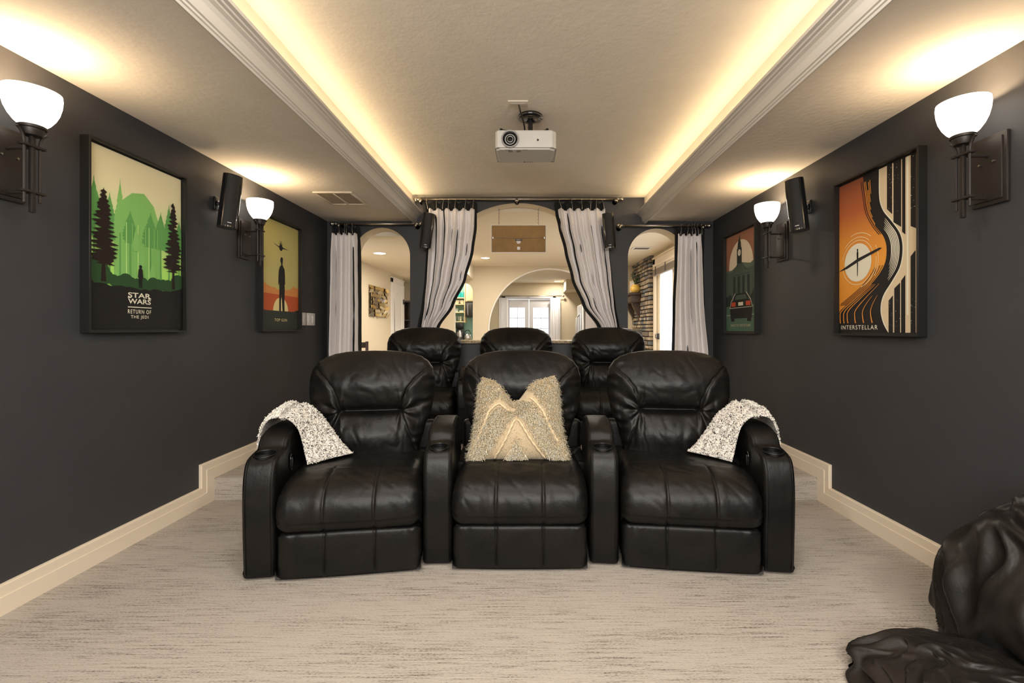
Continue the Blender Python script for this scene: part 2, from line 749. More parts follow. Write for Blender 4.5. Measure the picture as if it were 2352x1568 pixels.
# baseboards that step up with the riser
def baseboard(name, xw, s):
    g = G()

    def poly(h, w):
        yr = YR
        return [(YF, 0), (yr, 0), (yr, ZP), (YB, ZP), (YB, ZP + h), (yr - w, ZP + h), (yr - w, h), (YF, h)]
    for h, w, t in ((.122, .122, .011), (.116, .116, .017), (.108, .108, .012), (.074, .074, .021)):
        a, b = xw, xw + s * t
        g.prism(poly(h, w), min(a, b), max(a, b), 'x')
    struct(g, name, M_trim)


baseboard('baseboard_left', XL, 1)
baseboard('baseboard_right', XR, -1)

# projection screen on the wall behind the camera
t = thing('projection_screen', 'white projection screen on the front wall behind the viewer', 'screen', (-.08, YF + .03, 1.5))
g = G()
g.rbox(-1.3, 1.3, -.02, .02, -.7, .7, .004)
g.o('screen_frame', M_black, t)
g = G()
g.box(-1.25, 1.25, .02, .023, -.65, .65)
g.o('screen_fabric', mat('matte_white_screen', (.8, .8, .8), .9), t)
# ------------------------------------------------------------ recliners
def fbm(x, y, z=0.0):
    return noise.noise(Vector((x, y, z))) + .5 * noise.noise(Vector((x * 2.1, y * 2.1, z + 5)))


BH = .62
OUT = [(0, .265), (.06, .275), (.15, .30), (.28, .345), (.38, .362), (.46, .362), (.51, .350), (.55, .325), (.58, .285), (.60, .235), (.613, .17), (.6195, .09), (.6205, .0)]
SEAMU = [(.275, .172), (.33, .18), (.40, .205), (.45, .240), (.50, .295), (.54, .35)]
SEAML = [(.02, .262), (.10, .235), (.19, .20), (.275, .172)]


def seam_x(z):
    return interp(SEAMU, z) if z >= .275 else interp(SEAML, z)


def back_disp(x, z, seed, w):
    ax = abs(x)
    d = .050 * ga(z - .43, .115) * max(0, 1 - (ax / .36) ** 3)
    d += .045 * ga(z - .14, .10) * max(0, 1 - (ax / .28) ** 2)
    d -= .042 * ga(z - .275, .016) * (1 - ss(.15, .19, ax))
    d -= .020 * ga(z - .27, .04) * (1 - ss(.12, .22, ax))
    s = seam_x(z)
    if z < .535:
        d -= .010 * ga(ax - s, .006)
        d += .005 * ga(ax - s - .03, .025)
    # fan of folds leaving the end of the crease
    dx, dz = ax - .172, z - .275
    r = math.hypot(dx, dz)
    an = math.atan2(dz, dx)
    if dx > -.02:
        d += .008 * math.sin(an * 7.0 + seed * 1.7 + (1 if x > 0 else 0) * 1.3) * ga(r - .06, .06)
    # gathered edge
    e = 1 - ax / max(w, .01)
    d += .0055 * math.sin(z * 95 + 4 * noise.noise(Vector((x * 3, z * 9, seed)))) * ga(e, .16) * ss(0.02, .1, z)
    # soft vertical creases
    d += .0060 * (abs(fbm(x * 13 + seed * 3.3, z * 3.5, seed)) - .3) * ga(z - .14, .12)
    d += .0045 * (abs(fbm(x * 9 + z * 4 + seed, z * 5, seed + 9)) - .3) * ga(z - .44, .13)
    d -= .0030 * max(0, 1 - 5 * abs(noise.noise(Vector((x * 10 + z * 5 + seed, z * 6 - x * 3, seed + 3)))))
    d += .0008 * fbm(x * 30, z * 26, seed + 3)
    return d


def back_pt(x, z, seed, w, tf, c):
    pass


def make_back(seed):
    NZ, NF, NR = 104, 150, 30
    g = G()
    rows = []
    for i in range(NZ + 1):
        t = i / NZ
        z = BH * (1 - (1 - t) ** 1.35) * 1.0008
        z = min(z, .6204)
        rows.append(z)

    def P(i, j):
        z = rows[i]
        w = max(interp(OUT, z), .004)
        k = 1.0
        if z > .44:
            k = math.sqrt(max(0.0, 1 - ((z - .44) / .1812) ** 2))
        lean = .58 + .17 * z
        if j < NF:
            q = -PI / 2 + PI * j / NF
            s, c = math.sin(q), math.cos(q)
            x = w * math.copysign(abs(s) ** .85, s)
            y = -.085 * (abs(c) ** .6) * k
            d = back_disp(x, z, seed, w) * min(1, abs(c) * 2.2) * (k ** .5)
            y -= d
        else:
            q = PI / 2 + PI * (j - NF) / NR
            s, c = math.sin(q), math.cos(q)
            x = w * math.copysign(abs(s) ** .7, s)
            y = .095 * (abs(c) ** .6) * k
        if z < .03:
            y *= .8 + .2 * z / .03
        return (x, y + lean, z + .40)
    g.grid(P, NZ + 1, NF + NR, cu=True)
    return g


def seam_line(side, seed, lower):
    pts = []
    zs = [.275 + .25 * k / 24 for k in range(25)] if not lower else [.03 + .245 * k / 24 for k in range(25)]
    for z in zs:
        x = seam_x(z)
        w = interp(OUT, z)
        k = math.sqrt(max(0.0, 1 - ((z - .44) / .1812) ** 2)) if z > .44 else 1
        s = min(.999, (x / w)) ** (1 / .85)
        c = math.sqrt(max(0, 1 - s * s))
        y = -.085 * c ** .6 * k - back_disp(side * x, z, seed, w) * min(1, c * 2.2) * k ** .5
        pts.append((side * x, y + .58 + .17 * z - .0004, z + .40))
    return pts


def seat_loop():
    pts = [(.60, .23), (.03, .218), (-.005, .222), (-.022, .25), (-.03, .30), (-.022, .355), (.01, .40), (.07, .432), (.15, .447), (.30, .445), (.60, .43)]
    sm = chaikin(pts[1:-1], 3, closed=False)
    return resample([pts[0]] + sm + [pts[-1]], .010)


def seat_disp(seed):
    def f(x, y, z, a, b):
        d = 0
        ax = abs(x)
        d += .012 * (1 - (ax / .325) ** 2) * (b > -.2)
        top = y < .205
        if top and z > .222:
            d -= .007 * ga(ax - .112 - .05 * max(0, .35 - z) * 0, .0055)
            d += .003 * ga(ax - .14, .02)
        if b > .5:
            d -= .007 * ga(y - .205, .0075)
            d += .004 * ga(y - .17, .03)
        d += .0022 * fbm(x * 5 + y * 5 + seed, y * 8 - z * 8, seed) * (b > -.3)
        d -= .0022 * max(0, 1 - 5 * abs(noise.noise(Vector((x * 9 + y * 14 + seed, y * 7 - z * 7 - x * 3, seed))))) * (b > -.3)
        d += .0006 * fbm(x * 30, y * 30 + z * 30, seed + 2)
        # puckers under the seam at the front corners
        d += .003 * math.sin(z * 130 + seed) * ga(ax - .315, .02) * (a < -.3)
        return d
    return f


def foot_loop():
    pts = [(.13, .012), (.0, .012), (-.0, .012), (.004, .11), (.002, .19), (.006, .207), (.02, .214), (.13, .214)]
    return resample([pts[0]] + chaikin(pts[1:-1], 2, closed=False) + [pts[-1]], .012)


def foot_disp(seed):
    def f(x, y, z, a, b):
        d = .004 * (1 - (abs(x) / .32) ** 2)
        if a < -.3:
            d -= .0055 * ga(abs(x) - .112, .0055)
            d += .004 * ga(z - .11, .06) * ga(abs(abs(x) - .21), .1)
            d += .0018 * fbm(x * 7, z * 9, seed)
            d += .003 * math.sin(x * 90 + seed) * ga(z - .2, .02) * ga(abs(x) - .27, .04)
        return d
    return f


ARM_TOP = [(.70, .012), (.03, .012), (.022, .012), (.018, .10), (.006, .30), (.010, .44), (.028, .515), (.055, .548), (.09, .558), (.13, .563), (.170, .567), (.182, .578), (.20, .608), (.235, .628), (.29, .641), (.38, .646), (.50, .642), (.60, .622), (.68, .57), (.70, .50)]


def arm_loop():
    body = chaikin(ARM_TOP[3:-1], 2, closed=False)
    return resample([ARM_TOP[0], ARM_TOP[1], ARM_TOP[2]] + body + [ARM_TOP[-1]], .012)


def arm_disp(seed):
    def f(x, y, z, a, b):
        d = 0
        if b > .3 and y > .16:
            d += .004 * (1 - (x / .07) ** 2)
        d += .0016 * fbm(x * 12 + seed, y * 12 + z * 12, seed)
        return d
    return f


def make_arm(parent, seed, W=.142, lever=0):
    g = slab(arm_loop(), W, .022, arm_disp(seed), nx=14, dome=.012)
    body = g.o('armrest', M_leather, parent, True)
    # cup hole cut through the top
    cg = G()
    cg.lathe([(.0465, .50), (.0465, .60)], 40, (0, .098, 0))
    cut = cg.o('cutter', M_blackp)
    mod = body.modifiers.new('b', 'BOOLEAN')
    mod.operation = 'DIFFERENCE'
    mod.solver = 'EXACT'
    mod.object = cut
    pm = body.parent
    body.parent = None
    bpy.context.view_layer.update()
    dg = bpy.context.evaluated_depsgraph_get()
    me = bpy.data.meshes.new_from_object(body.evaluated_get(dg))
    body.modifiers.clear()
    if len(me.polygons) > 500:
        me.name = 'armrest'
        body.data = me
        me.polygons.foreach_set('use_smooth', [True] * len(me.polygons))
        me.set_sharp_from_angle(angle=R(50))
    body.parent = pm
    bpy.data.objects.remove(cut)
    # cup well and rim
    g = G()
    g.lathe([(.0455, .566), (.0455, .565), (.043, .50), (.042, .492), (.001, .491)], 36, (0, .098, 0), caps=False)
    well = g.o('cup_holder', mat('cup_well_black', (.004, .004, .004), .3), parent, True)
    pts = []
    for k in range(48):
        q = 2 * PI * k / 48
        x, y = .0478 * math.cos(q), .098 + .0478 * math.sin(q)
        pts.append((x, y, .5605 + (y - .098) * .11))
    g = G()
    g.tube(pts, .0032, 8, closed=True)
    g.o('rim', M_blackp, well, True)
    # stitched piping along both edges
    lp = [p for p in arm_loop() if not (p[1] < .02)]
    n = len(lp)
    for sx in (-1, 1):
        x = sx * (W / 2 - .017)
        pts = []
        for i, (y, z) in enumerate(lp):
            if y > .66:
                continue
            t = (Vector(lp[min(i + 1, n - 1)]) - Vector(lp[max(i - 1, 0)])).normalized()
            nx_, nz_ = -abs(t.y), abs(t.x)
            a, b = t.y * -1, t.x
            if b < 0:
                a, b = -a, -b
            if a > 0 and y < .2 and z < .5:
                a = -a
            pts.append((x, y + a * .0012, z + b * .0012))
        g = G()
        g.tube(pts, .0028, 6)
        g.o('piping', M_leather, parent, True)
    # cross seam where the pad meets the cup deck
    pts = []
    for k in range(21):
        q = -1 + 2 * k / 20
        x = q * (W / 2 - .004)
        pts.append((x, .176, .571 - .016 * max(0, (abs(q) - .75) / .25) ** 2))
    g = G()
    g.tube(pts, .0025, 6)
    g.o('cross_seam', M_leather, parent, True)
    if lever:
        x = lever * (W / 2 + .0105)
        g = G()
        g.lathe([(.0, 0), (.026, 0), (.030, .003), (.027, .007), (.020, .004), (.0, .004)], 28, (0, 0, 0), ax='x', caps=False)
        vs_ = [(x + lever * v[0] * .9 - lever * .003, .205 + v[1] * .62, .485 + v[2] * 1.55) for v in g.v]
        g.v = vs_
        lv = g.o('recline_lever', M_gloss, parent, True)
        g = G()
        g.rbox(-.004, .008, -.006, .006, -.026, .026, .003)
        g.v = [(x + lever * v[0], .205 + v[1], .485 + v[2]) for v in g.v]
        g.o('handle', M_blackp, lv, True)


def make_recliner(label, loc, rz, seed, group):
    t = thing('recliner', label, 'recliner', loc, rz, group)
    g = G()
    g.rbox(-.325, .325, .10, .40, .02, .36, .02)
    g.rbox(-.372, .372, .36, .72, .02, .42, .02)
    g.o('base', M_leather, t)
    for sx in (-1, 1):
        for y in (.14, .66):
            g = G()
            g.lathe([(.018, 0), (.022, .024)], 12, (sx * .26, y, 0))
            g.o('foot', M_blackp, t)
    slab(seat_loop(), .655, .060, seat_disp(seed), nx=110).o('seat', M_leather, t, True)
    f = slab(foot_loop(), .645, .036, foot_disp(seed), nx=110).o('footrest', M_leather, t, True)
    g = G()
    g.rbox(-.375, .375, .715, .79, .04, .58, .03, 3)
    g.o('back_shell', M_leather, t, True)
    bk = make_back(seed).o('backrest', M_leather, t, True)
    for side in (-1, 1):
        for lower in (False, True):
            g = G()
            g.tube(seam_line(side, seed, lower), .0019, 6)
            g.o('seam', M_leather, bk, True)
        g = G()
        g.tube([(side * .112, -.0035, .03), (side * .112, -.0025, .11), (side * .112, -.001, .195)], .0013, 6)
        g.o('seam', M_leather, f, True)
    return t


GF = 'front row of black leather theatre recliners'
GB = 'rear row of black leather theatre recliners'
chairs = []
r1 = make_recliner('front left black leather recliner with a mottled knit throw over its outer arm', (-.8275, 2.163, 0), R(8.7), 1, GF)
r2 = make_recliner('front middle black leather recliner holding the shaggy cream pillow', (-.0375, 2.218, 0), 0, 2, GF)
r3 = make_recliner('front right black leather recliner beside the right carpet edge', (.7745, 2.20, 0), R(-6.8), 3, GF)
# outer arms belong to the outer recliners


def outer_arm(parent, sx, seed):
    h = bpy.data.objects.new('h', None)
    col.objects.link(h)
    before = set(bpy.data.objects)
    make_arm(h, seed, .142, lever=-sx)
    new = [o for o in bpy.data.objects if o not in before]
    bpy.context.view_layer.update()
    for o in new:
        if o.parent == h:
            o.parent = parent
            o.location = (sx * .405, .01, 0)
    bpy.data.objects.remove(h)


outer_arm(r1, -1, 4)
outer_arm(r3, 1, 5)
GC = 'narrow armrest consoles between the recliners'
c1 = thing('armrest_console', 'black leather cup holder armrest left of the pillow chair, front row', 'armrest', (-.437, 2.245, 0), R(4.4), GC)
make_arm(c1, 6)
c2 = dup(c1, (.371, 2.245, 0), R(-3.4), 'black leather cup holder armrest right of the pillow chair, front row', GC)
# rear row on the platform
q1 = dup(r1, (-.958, 3.994, ZP), R(6), 'rear left black leather recliner before the left tied curtain', GB)
q2 = dup(r2, (-.115, 4.02, ZP), 0, 'rear middle black leather recliner before the granite ledge', GB)
q3 = dup(r3, (.742, 3.993, ZP), R(-5), 'rear right black leather recliner before the right tied curtain', GB)
c3 = dup(c1, (-.548, 4.03, ZP), R(3), 'black leather armrest between the rear left and middle recliners', GC)
c4 = dup(c1, (.322, 4.03, ZP), R(-3), 'black leather armrest between the rear middle and right recliners', GC)


# ------------------------------------------------------------ knitted throws
def throw(sx, origin, rz, label, seed):
    fr = [(-.095, .27, .40), (-.092, .265, .52), (-.082, .26, .62), (-.05, .258, .685), (0, .258, .70), (.05, .26, .688), (.092, .265, .64), (.112, .27, .57), (.125, .27, .505), (.14, .262, .455)]
    md = [(-.105, .43, .40), (-.10, .43, .52), (-.09, .43, .63), (-.055, .43, .70), (0, .42, .717), (.05, .42, .706), (.105, .41, .655), (.15, .385, .59), (.195, .355, .52), (.235, .335, .462)]
    bk = [(-.115, .60, .40), (-.11, .60, .54), (-.10, .59, .645), (-.06, .585, .705), (0, .575, .722), (.065, .55, .708), (.145, .52, .655), (.205, .48, .59), (.27, .44, .52), (.335, .405, .468)]
    rows = [fr, md, bk]
    NU, NV = 150, 100

    def crom(P, t):
        n = len(P) - 1
        s = t * n
        i = min(int(s), n - 1)
        u = s - i
        p0, p1, p2, p3 = [Vector(P[max(0, min(n, k))]) for k in (i - 1, i, i + 1, i + 2)]
        return .5 * ((2 * p1) + (p2 - p0) * u + (2 * p0 - 5 * p1 + 4 * p2 - p3) * u * u + (3 * p1 - p0 - 3 * p2 + p3) * u ** 3)
    base = {}
    for i in range(NU):
        a = i / (NU - 1)
        c = [crom(r, a) for r in rows]
        for j in range(NV):
            b = j / (NV - 1)
            p = c[0] * (1 - b) * (1 - 2 * b) + c[1] * 4 * b * (1 - b) + c[2] * b * (2 * b - 1)
            base[i, j] = p

    def nrm(i, j):
        du = base[min(i + 1, NU - 1), j] - base[max(i - 1, 0), j]
        dv = base[i, min(j + 1, NV - 1)] - base[i, max(j - 1, 0)]
        n = dv.cross(du)
        n.normalize()
        return n if n.z > 0 or (n.x * (1 if i > NU / 2 else -1)) > 0 else -n
    g = G()
    P1, P2 = {}, {}
    for i in range(NU):
        for j in range(NV):
            n = nrm(i, j)
            a, b = i / (NU - 1), j / (NV - 1)
            e = min(b, 1 - b, (1 - a) * 1.5, 1) * 10
            th = .018 * (1 - math.exp(-e * 1.2)) + .003
            # cable knit columns running along the drape
            w = math.sin(b * 2 * PI * 5 + .9 * math.sin(a * 26))
            cable = .0042 * w + .0026 * math.sin(a * 130) * math.sin(b * 70)
            fz = .0045 * noise.noise(Vector((a * 60 + seed, b * 40, seed))) + .008 * noise.noise(Vector((a * 9, b * 6, seed)))
            p = base[i, j]
            q = p + n * (th + (cable + fz) * min(1, e * .6))
            r = p - n * .001
            if e < .5:
                r += Vector((0, .002 * math.sin(i * 1.7), 0))
            P1[i, j] = Vector((q.x * -sx, q.y, q.z))
            P2[i, j] = Vector((r.x * -sx, r.y, r.z))
    g.grid(lambda i, j: P1[i, j], NU, NV)
    g.grid(lambda i, j: P2[i, j], NU, NV)
    K = NU * NV
    fs_ = []
    for i in range(NU - 1):
        fs_.append((i * NV, (i + 1) * NV, K + (i + 1) * NV, K + i * NV))
        fs_.append((i * NV + NV - 1, (i + 1) * NV + NV - 1, K + (i + 1) * NV + NV - 1, K + i * NV + NV - 1))
    for j in range(NV - 1):
        fs_.append((j, j + 1, K + j + 1, K + j))
        q = (NU - 1) * NV
        fs_.append((q + j, q + j + 1, K + q + j + 1, K + q + j))
    g.f += fs_
    g.m += [0] * len(fs_)
    t = thing('throw_blanket', label, 'blanket', origin, rz, 'mottled knit throws over the outer arms')
    g.o('knit_cloth', M_knit, t, True)
    # loose yarn loops standing off the knit
    rg = random.Random(seed)
    gy = G()
    for k in range(2600):
        i, j = rg.randrange(NU), rg.randrange(NV)
        p = P1[i, j]
        n = (P1[i, j] - P2[i, j]).normalized()
        d = (n * rg.uniform(.3, 1) + Vector((rg.uniform(-1, 1), rg.uniform(-1, 1), rg.uniform(-1, 1)))).normalized()
        L = rg.uniform(.004, .009)
        s = d.orthogonal().normalized() * .0011
        gy.add([p - s, p + s, p + d * L * .6 + s + n * .002, p + d * L * .6 - s + n * .002, p + d * L], [(0, 1, 2, 3), (3, 2, 4)])
    o = gy.o('yarn_fuzz', M_shag2, t, True, kind='stuff')
    return t


def arm_world(r, sx):
    a = r.rotation_euler.z
    x, y = sx * .405, .01
    return (r.location.x + x * math.cos(a) - y * math.sin(a), r.location.y + x * math.sin(a) + y * math.cos(a), r.location.z)


throw(-1, arm_world(r1, -1), R(8.7), 'mottled black and white knit throw over the arm near the left wall', 11)
throw(1, arm_world(r3, 1), R(-6.8), 'mottled black and white knit throw over the arm near the right wall', 12)


# ------------------------------------------------------------ shaggy pillow
M_braid = mat('tan_braided_yarn', (.66, .53, .34), .9)


def pillow():
    t = thing('shag_pillow', 'cream shaggy square pillow with braided chevrons and dented top', 'pillow', (-.052, 2.50, .452), 0)
    W_ = [(0, .262), (.3, .236), (.6, .226), (.85, .212), (1, .202)]
    N = 90

    def surf(u, v, front):
        V = (v + 1) / 2
        w = interp(W_, V)
        x = u * w * (1 + .02 * math.sin(V * 9))
        z = V * .41
        # ears and chop dent
        z += .022 * (abs(u) ** 3) * ss(.5, 1, V) * (1.3 if u > 0 else .8)
        z -= .115 * ga(u + .10, .36) * ss(.45, 1, V)
        z -= .01 * abs(u) ** 4 * (1 - V)
        th = (max(0, 1 - abs(u) ** 2.6) ** .6) * (max(0, 1 - abs(v) ** 2.6) ** .6)
        d = .085 * th
        d -= .035 * ga(u + .10, .13) * ss(.35, .95, V) * th   # crease running down from the dent
        y = -d if front else d * .8
        return Vector((x, y + z * .30 + .0, z))

    g = G()
    g.grid(lambda i, j: surf(-1 + 2 * j / N, -1 + 2 * i / N, True), N + 1, N + 1)
    g.grid(lambda i, j: surf(-1 + 2 * j / N, -1 + 2 * i / N, False), N + 1, N + 1)
    g.o('cover', M_weave, t, True)

    def UV(U, V):
        """pattern coordinates: U across (-1..1), V up (0..1)"""
        return surf(max(-.99, min(.99, U)), V * 2 - 1, True)

    def braid(pts):
        g = G()
        line = []
        for (a, b), (c, d) in zip(pts, pts[1:]):
            for k in range(24):
                q = k / 24
                line.append((lerp(a, c, q), lerp(b, d, q)))
        for ph in (0, PI):
            P = []
            for k, (U, V) in enumerate(line):
                p = UV(U, V)
                p.y -= .007 + .0025 * math.cos(k * .9 + ph)
                p.x += .003 * math.sin(k * .9 + ph)
                P.append(p)
            g.tube(P, .0048, 6)
        g.o('braid', M_braid, t, True)
    br = [[(-.48, .03), (-.05, .58)], [(.56, .03), (-.02, .58)], [(-.90, .28), (-.72, .62), (-.45, .80), (-.22, .82)], [(.88, .25), (.62, .62), (.28, .88)]]
    for b in br:
        braid(b)

    def shag(U, V):
        c = U + .03
        A = .58 - abs(c) * (1.0)      # height of the inner chevron at this column
        if V < A - .02:
            return 1.0 if V < .33 - abs(c) * 1.35 else 0
        if V < A + .15:
            return 0
        # outer braids
        if U < 0:
            o = interp([(-1, .1), (-.90, .28), (-.72, .62), (-.45, .80), (-.2, .84)], U)
        else:
            o = interp([(.1, 1.0), (.28, .88), (.62, .62), (.88, .25), (1, .05)], U)
        if -.06 < V - o < .085:
            return 0
        if V < o:
            return 1
        return .95 if (abs(U) > .35 or V > .9) else .6
    rg = random.Random(3)
    gs = [G(), G()]

    def strand(p, n, L, g, down=1):
        side = Vector((rg.uniform(-.9, .9), rg.uniform(-.2, .2), rg.uniform(-.8, .35)))
        d1 = (n * .9 + side * .8).normalized()
        d2 = (n * .25 + side * .9 + Vector((0, -.1, -.45 * down))).normalized()
        s = d1.cross(Vector((0, 0, 1)))
        s = s.normalized() if s.length > 1e-4 else Vector((1, 0, 0))
        w = rg.uniform(.0016, .0028)
        a = p + d1 * L * .45
        b = a + d2 * L * .55
        g.add([p - s * w, p + s * w, a + s * w * 1.1, a - s * w * 1.1, b + s * w * .7, b - s * w * .7, a + n * w], [(0, 1, 2, 3), (3, 2, 4, 5), (2, 6, 4), (3, 6, 5), (3, 6, 2)])
    cnt = 0
    while cnt < 6800:
        U, V = rg.uniform(-.99, .99), rg.uniform(0.0, 1)
        if rg.random() > shag(U, V):
            continue
        p = UV(U, V)
        e = .01
        n = (UV(min(.99, U + e), V) - UV(U - e, V)).cross(UV(U, min(1, V + e)) - UV(U, V - e if V > e else 0))
        n.normalize()
        if n.y > 0:
            n = -n
        strand(p, n, rg.uniform(.015, .029), gs[cnt % 2])
        cnt += 1
    # tufts along the side and bottom edges
    for k in range(1500):
        q = rg.random()
        if q < .42:
            U, V, n = -.99, rg.uniform(0, .93), Vector((-1, -.3, 0))
        elif q < .84:
            U, V, n = .99, rg.uniform(0, .93), Vector((1, -.3, 0))
        else:
            U, V, n = rg.choice((-1, 1)) * rg.uniform(.6, .99), 0.0, Vector((0, -.6, -.3))
        strand(UV(U, V), n.normalized(), rg.uniform(.018, .034), gs[k % 2], .5)
    gs[0].o('shag_tufts', M_yarn, t, True, kind='stuff')
    gs[1].o('shag_tufts', M_yarn2, t, True, kind='stuff')


pillow()


# ------------------------------------------------------------ bean bag in the near corner
M_bag = M_leather.copy()
M_bag.name = 'bean_bag_leather'
for e_, c_ in zip(M_bag.node_tree.nodes['Color Ramp'].color_ramp.elements, ((.008, .007, .0065, 1), (.022, .017, .014, 1))):
    e_.color = c_


def beanbag():
    t = thing('bean_bag', 'slumped black leather bean bag in the near right corner', 'bean bag', (1.585, 1.47, 0))

    def blob(cx, cy, cz, rx, ry, rz, seed, amp, nu=170, nv=260, top=1.0):
        g = G()

        def P(i, j):
            th = PI * i / (nu - 1)
            ph = 2 * PI * j / nv
            n = Vector((math.sin(th) * math.cos(ph), math.sin(th) * math.sin(ph), math.cos(th)))
            q = Vector((math.copysign(abs(n.x) ** .85, n.x), math.copysign(abs(n.y) ** .85, n.y), math.copysign(abs(n.z) ** .8, n.z)))
            if n.z < 0:
                k0 = (1 - .35 * abs(n.z) ** 3) * (1 - abs(n.z) ** 24) / max(.02, math.sin(th))
                q = Vector((q.x * min(k0, 40), q.y * min(k0, 40), q.z))
            # swirling ridged folds
            tw = 1.1 * n.z + .5 * noise.noise(n * 1.3 + Vector((seed, 0, 0)))
            s = Matrix.Rotation(tw, 3, 'Z') @ n
            s = Vector((s.x * 1.7, s.y * 1.7 + s.z * .4, n.z * .6 + seed))
            r1 = math.exp(-(noise.noise(s * 1.3) * 4.5) ** 2)
            r2 = math.exp(-(noise.noise(s * 2.5 + Vector((seed, 0, 3))) * 4.5) ** 2)
            r3 = noise.noise(n * 1.6 + Vector((0, seed, 0)))
            f = 1 + amp * (.60 * r1 + .30 * r2 + .55 * r3 - .40)
            k = 1 - .34 * max(0, q.z) ** 1.3 * top
            x, y, z = cx + q.x * rx * f * k, cy + q.y * ry * f * k, cz + q.z * rz * (1 + (f - 1) * .8)
            x = min(x, XR - .03 - 1.585)
            return (x, y, max(z, .004))
        g.grid(P, nu, nv, cu=True)
        return g
    blob(.225, .05, .25, .31, .33, .365, 2.3, .22).o('bag_body', M_bag, t, True)
    blob(-.19, -.04, .055, .33, .24, .085, 8.1, .24).o('bag_skirt', M_bag, t, True)
    # stitched seam over the body


beanbag()
# ------------------------------------------------------------ wall sconces (x right, -y out of the wall)
def make_sconce(label, loc, rz):
    t = thing('wall_sconce', label, 'wall lamp', loc, rz, 'torch wall sconces with white glass bowls')
    z0 = 1.822 - loc[2]
    g = G()
    g.rbox(-.076, .076, -.016, .0, z0 - .147, z0 + .147, .004)
    bp = g.o('backplate', M_bronze, t)
    g = G()
    g.rbox(-.062, .062, -.024, -.014, z0 - .130, z0 + .130, .004)
    g.o('raised_panel', M_bronze, bp)
    for (x, dz) in ((-.026, .03), (.034, .03)):
        g = G()
        g.lathe([(.001, -.034), (.0045, -.033), (.0045, -.022)], 10, (x, 0, z0 + dz), ax='y', caps=False)
        g.o('screw', M_nickel, bp)
    Y = -.125
    for dz in (.062, -.118):
        g = G()
        g.tube([(0, -.02, z0 + dz), (0, Y + .01, z0 + dz)], .0062, 10)
        g.tube([(0, -.022, z0 + dz), (0, -.030, z0 + dz)], .0095, 10)
        g.o('wall_arm', M_bronze, t)
    g = G()
    g.rbox(-.008, .008, Y - .008, Y + .008, z0 - .20, z0 + .115, .002)
    g.o('stem', M_bronze, t)
    for sx in (-1, 1):
        g = G()
        zb = z0 - .155 if sx > 0 else z0 - .165
        pts = [(sx * .030, Y, zb), (sx * .030, Y, z0 + .065), (sx * .031, Y, z0 + .09), (sx * .036, Y, z0 + .108), (sx * .045, Y, z0 + .122), (sx * .058, Y, z0 + .131)]
        g.tube(chaikin(pts, 2, False), .0052, 8)
        g.o('side_rod', M_bronze, t)
    for dz in (.068, -.118):
        g = G()
        g.rbox(-.046, .046, Y - .013, Y + .013, z0 + dz - .005, z0 + dz + .005, .002)
        g.o('cross_bar', M_bronze, t)
    g = G()
    g.lathe([(.012, z0 + .108), (.030, z0 + .110), (.036, z0 + .124), (.037, z0 + .136), (.044, z0 + .138), (.045, z0 + .147), (.040, z0 + .150), (.001, z0 + .150)], 36, (0, Y, 0), caps=False)
    g.o('cup', M_bronze, t)
    prof = [(.038, .148), (.055, .165), (.070, .188), (.081, .214), (.088, .244), (.0905, .272), (.089, .290), (.0865, .291), (.086, .272), (.083, .244), (.076, .215), (.065, .190), (.050, .169), (.030, .156), (.001, .155)]
    g = G()
    g.lathe([(r, z0 + h) for r, h in prof], 48, (0, Y, 0), caps=False)
    g.o('glass_bowl', M_bowl, t, True)
    g = G()
    g.sphere((0, Y, z0 + .205), .022, 10)
    b = g.o('bulb', mat('warm_bulb', (1, .9, .7), .4, emit=(1, .78, .45), estr=6), t, True)
    return t


def bowl_light(t):
    l = bpy.data.lights.new('sconce_light', 'POINT')
    l.energy = PW_BOWL
    l.color = WARM
    l.shadow_soft_size = .02
    o = bpy.data.objects.new('sconce_light', l)
    a = t.rotation_euler.z
    v = Matrix.Rotation(a, 3, 'Z') @ Vector((0, -.125, 0))
    o.location = (t.location.x + v.x, t.location.y + v.y, 1.822 + .262)
    col.objects.link(o)


s1 = make_sconce('near left torch sconce with glowing white bowl beside the forest poster', (XL, 1.885, 1.822), R(90))
s2 = dup(s1, (XL, 3.49, 1.822), R(90), 'far left torch sconce with glowing bowl between speaker and sunset poster')
s3 = dup(s1, (XR, 1.975, 1.822), R(-90), 'near right torch sconce with glowing bowl beside the orange poster')
s4 = dup(s1, (XR, 3.59, 1.822), R(-90), 'far right torch sconce with glowing bowl beside the clock tower poster')
for s_ in (s1, s2, s3, s4):
    bowl_light(s_)


# ------------------------------------------------------------ posters
def text_shape(body, extrude_bold=0.0):
    c = bpy.data.curves.new('t', 'FONT')
    c.body = body
    c.align_x = 'CENTER'
    c.offset = extrude_bold * .45
    c.space_character = 1.0 if extrude_bold > .03 else 1.22
    c.resolution_u = 3
    o = bpy.data.objects.new('t', c)
    col.objects.link(o)
    bpy.context.view_layer.update()
    me = bpy.data.meshes.new_from_object(o.evaluated_get(bpy.context.evaluated_depsgraph_get()))
    vs_ = [(v.co.x, v.co.y) for v in me.vertices]
    fs_ = [tuple(p.vertices) for p in me.polygons]
    bpy.data.objects.remove(o)
    bpy.data.meshes.remove(me)
    bpy.data.curves.remove(c)
    x0, x1 = min(v[0] for v in vs_), max(v[0] for v in vs_)
    y0, y1 = min(v[1] for v in vs_), max(v[1] for v in vs_)
    return [((x - x0) / (x1 - x0), (y - y0) / (y1 - y0)) for x, y in vs_], fs_


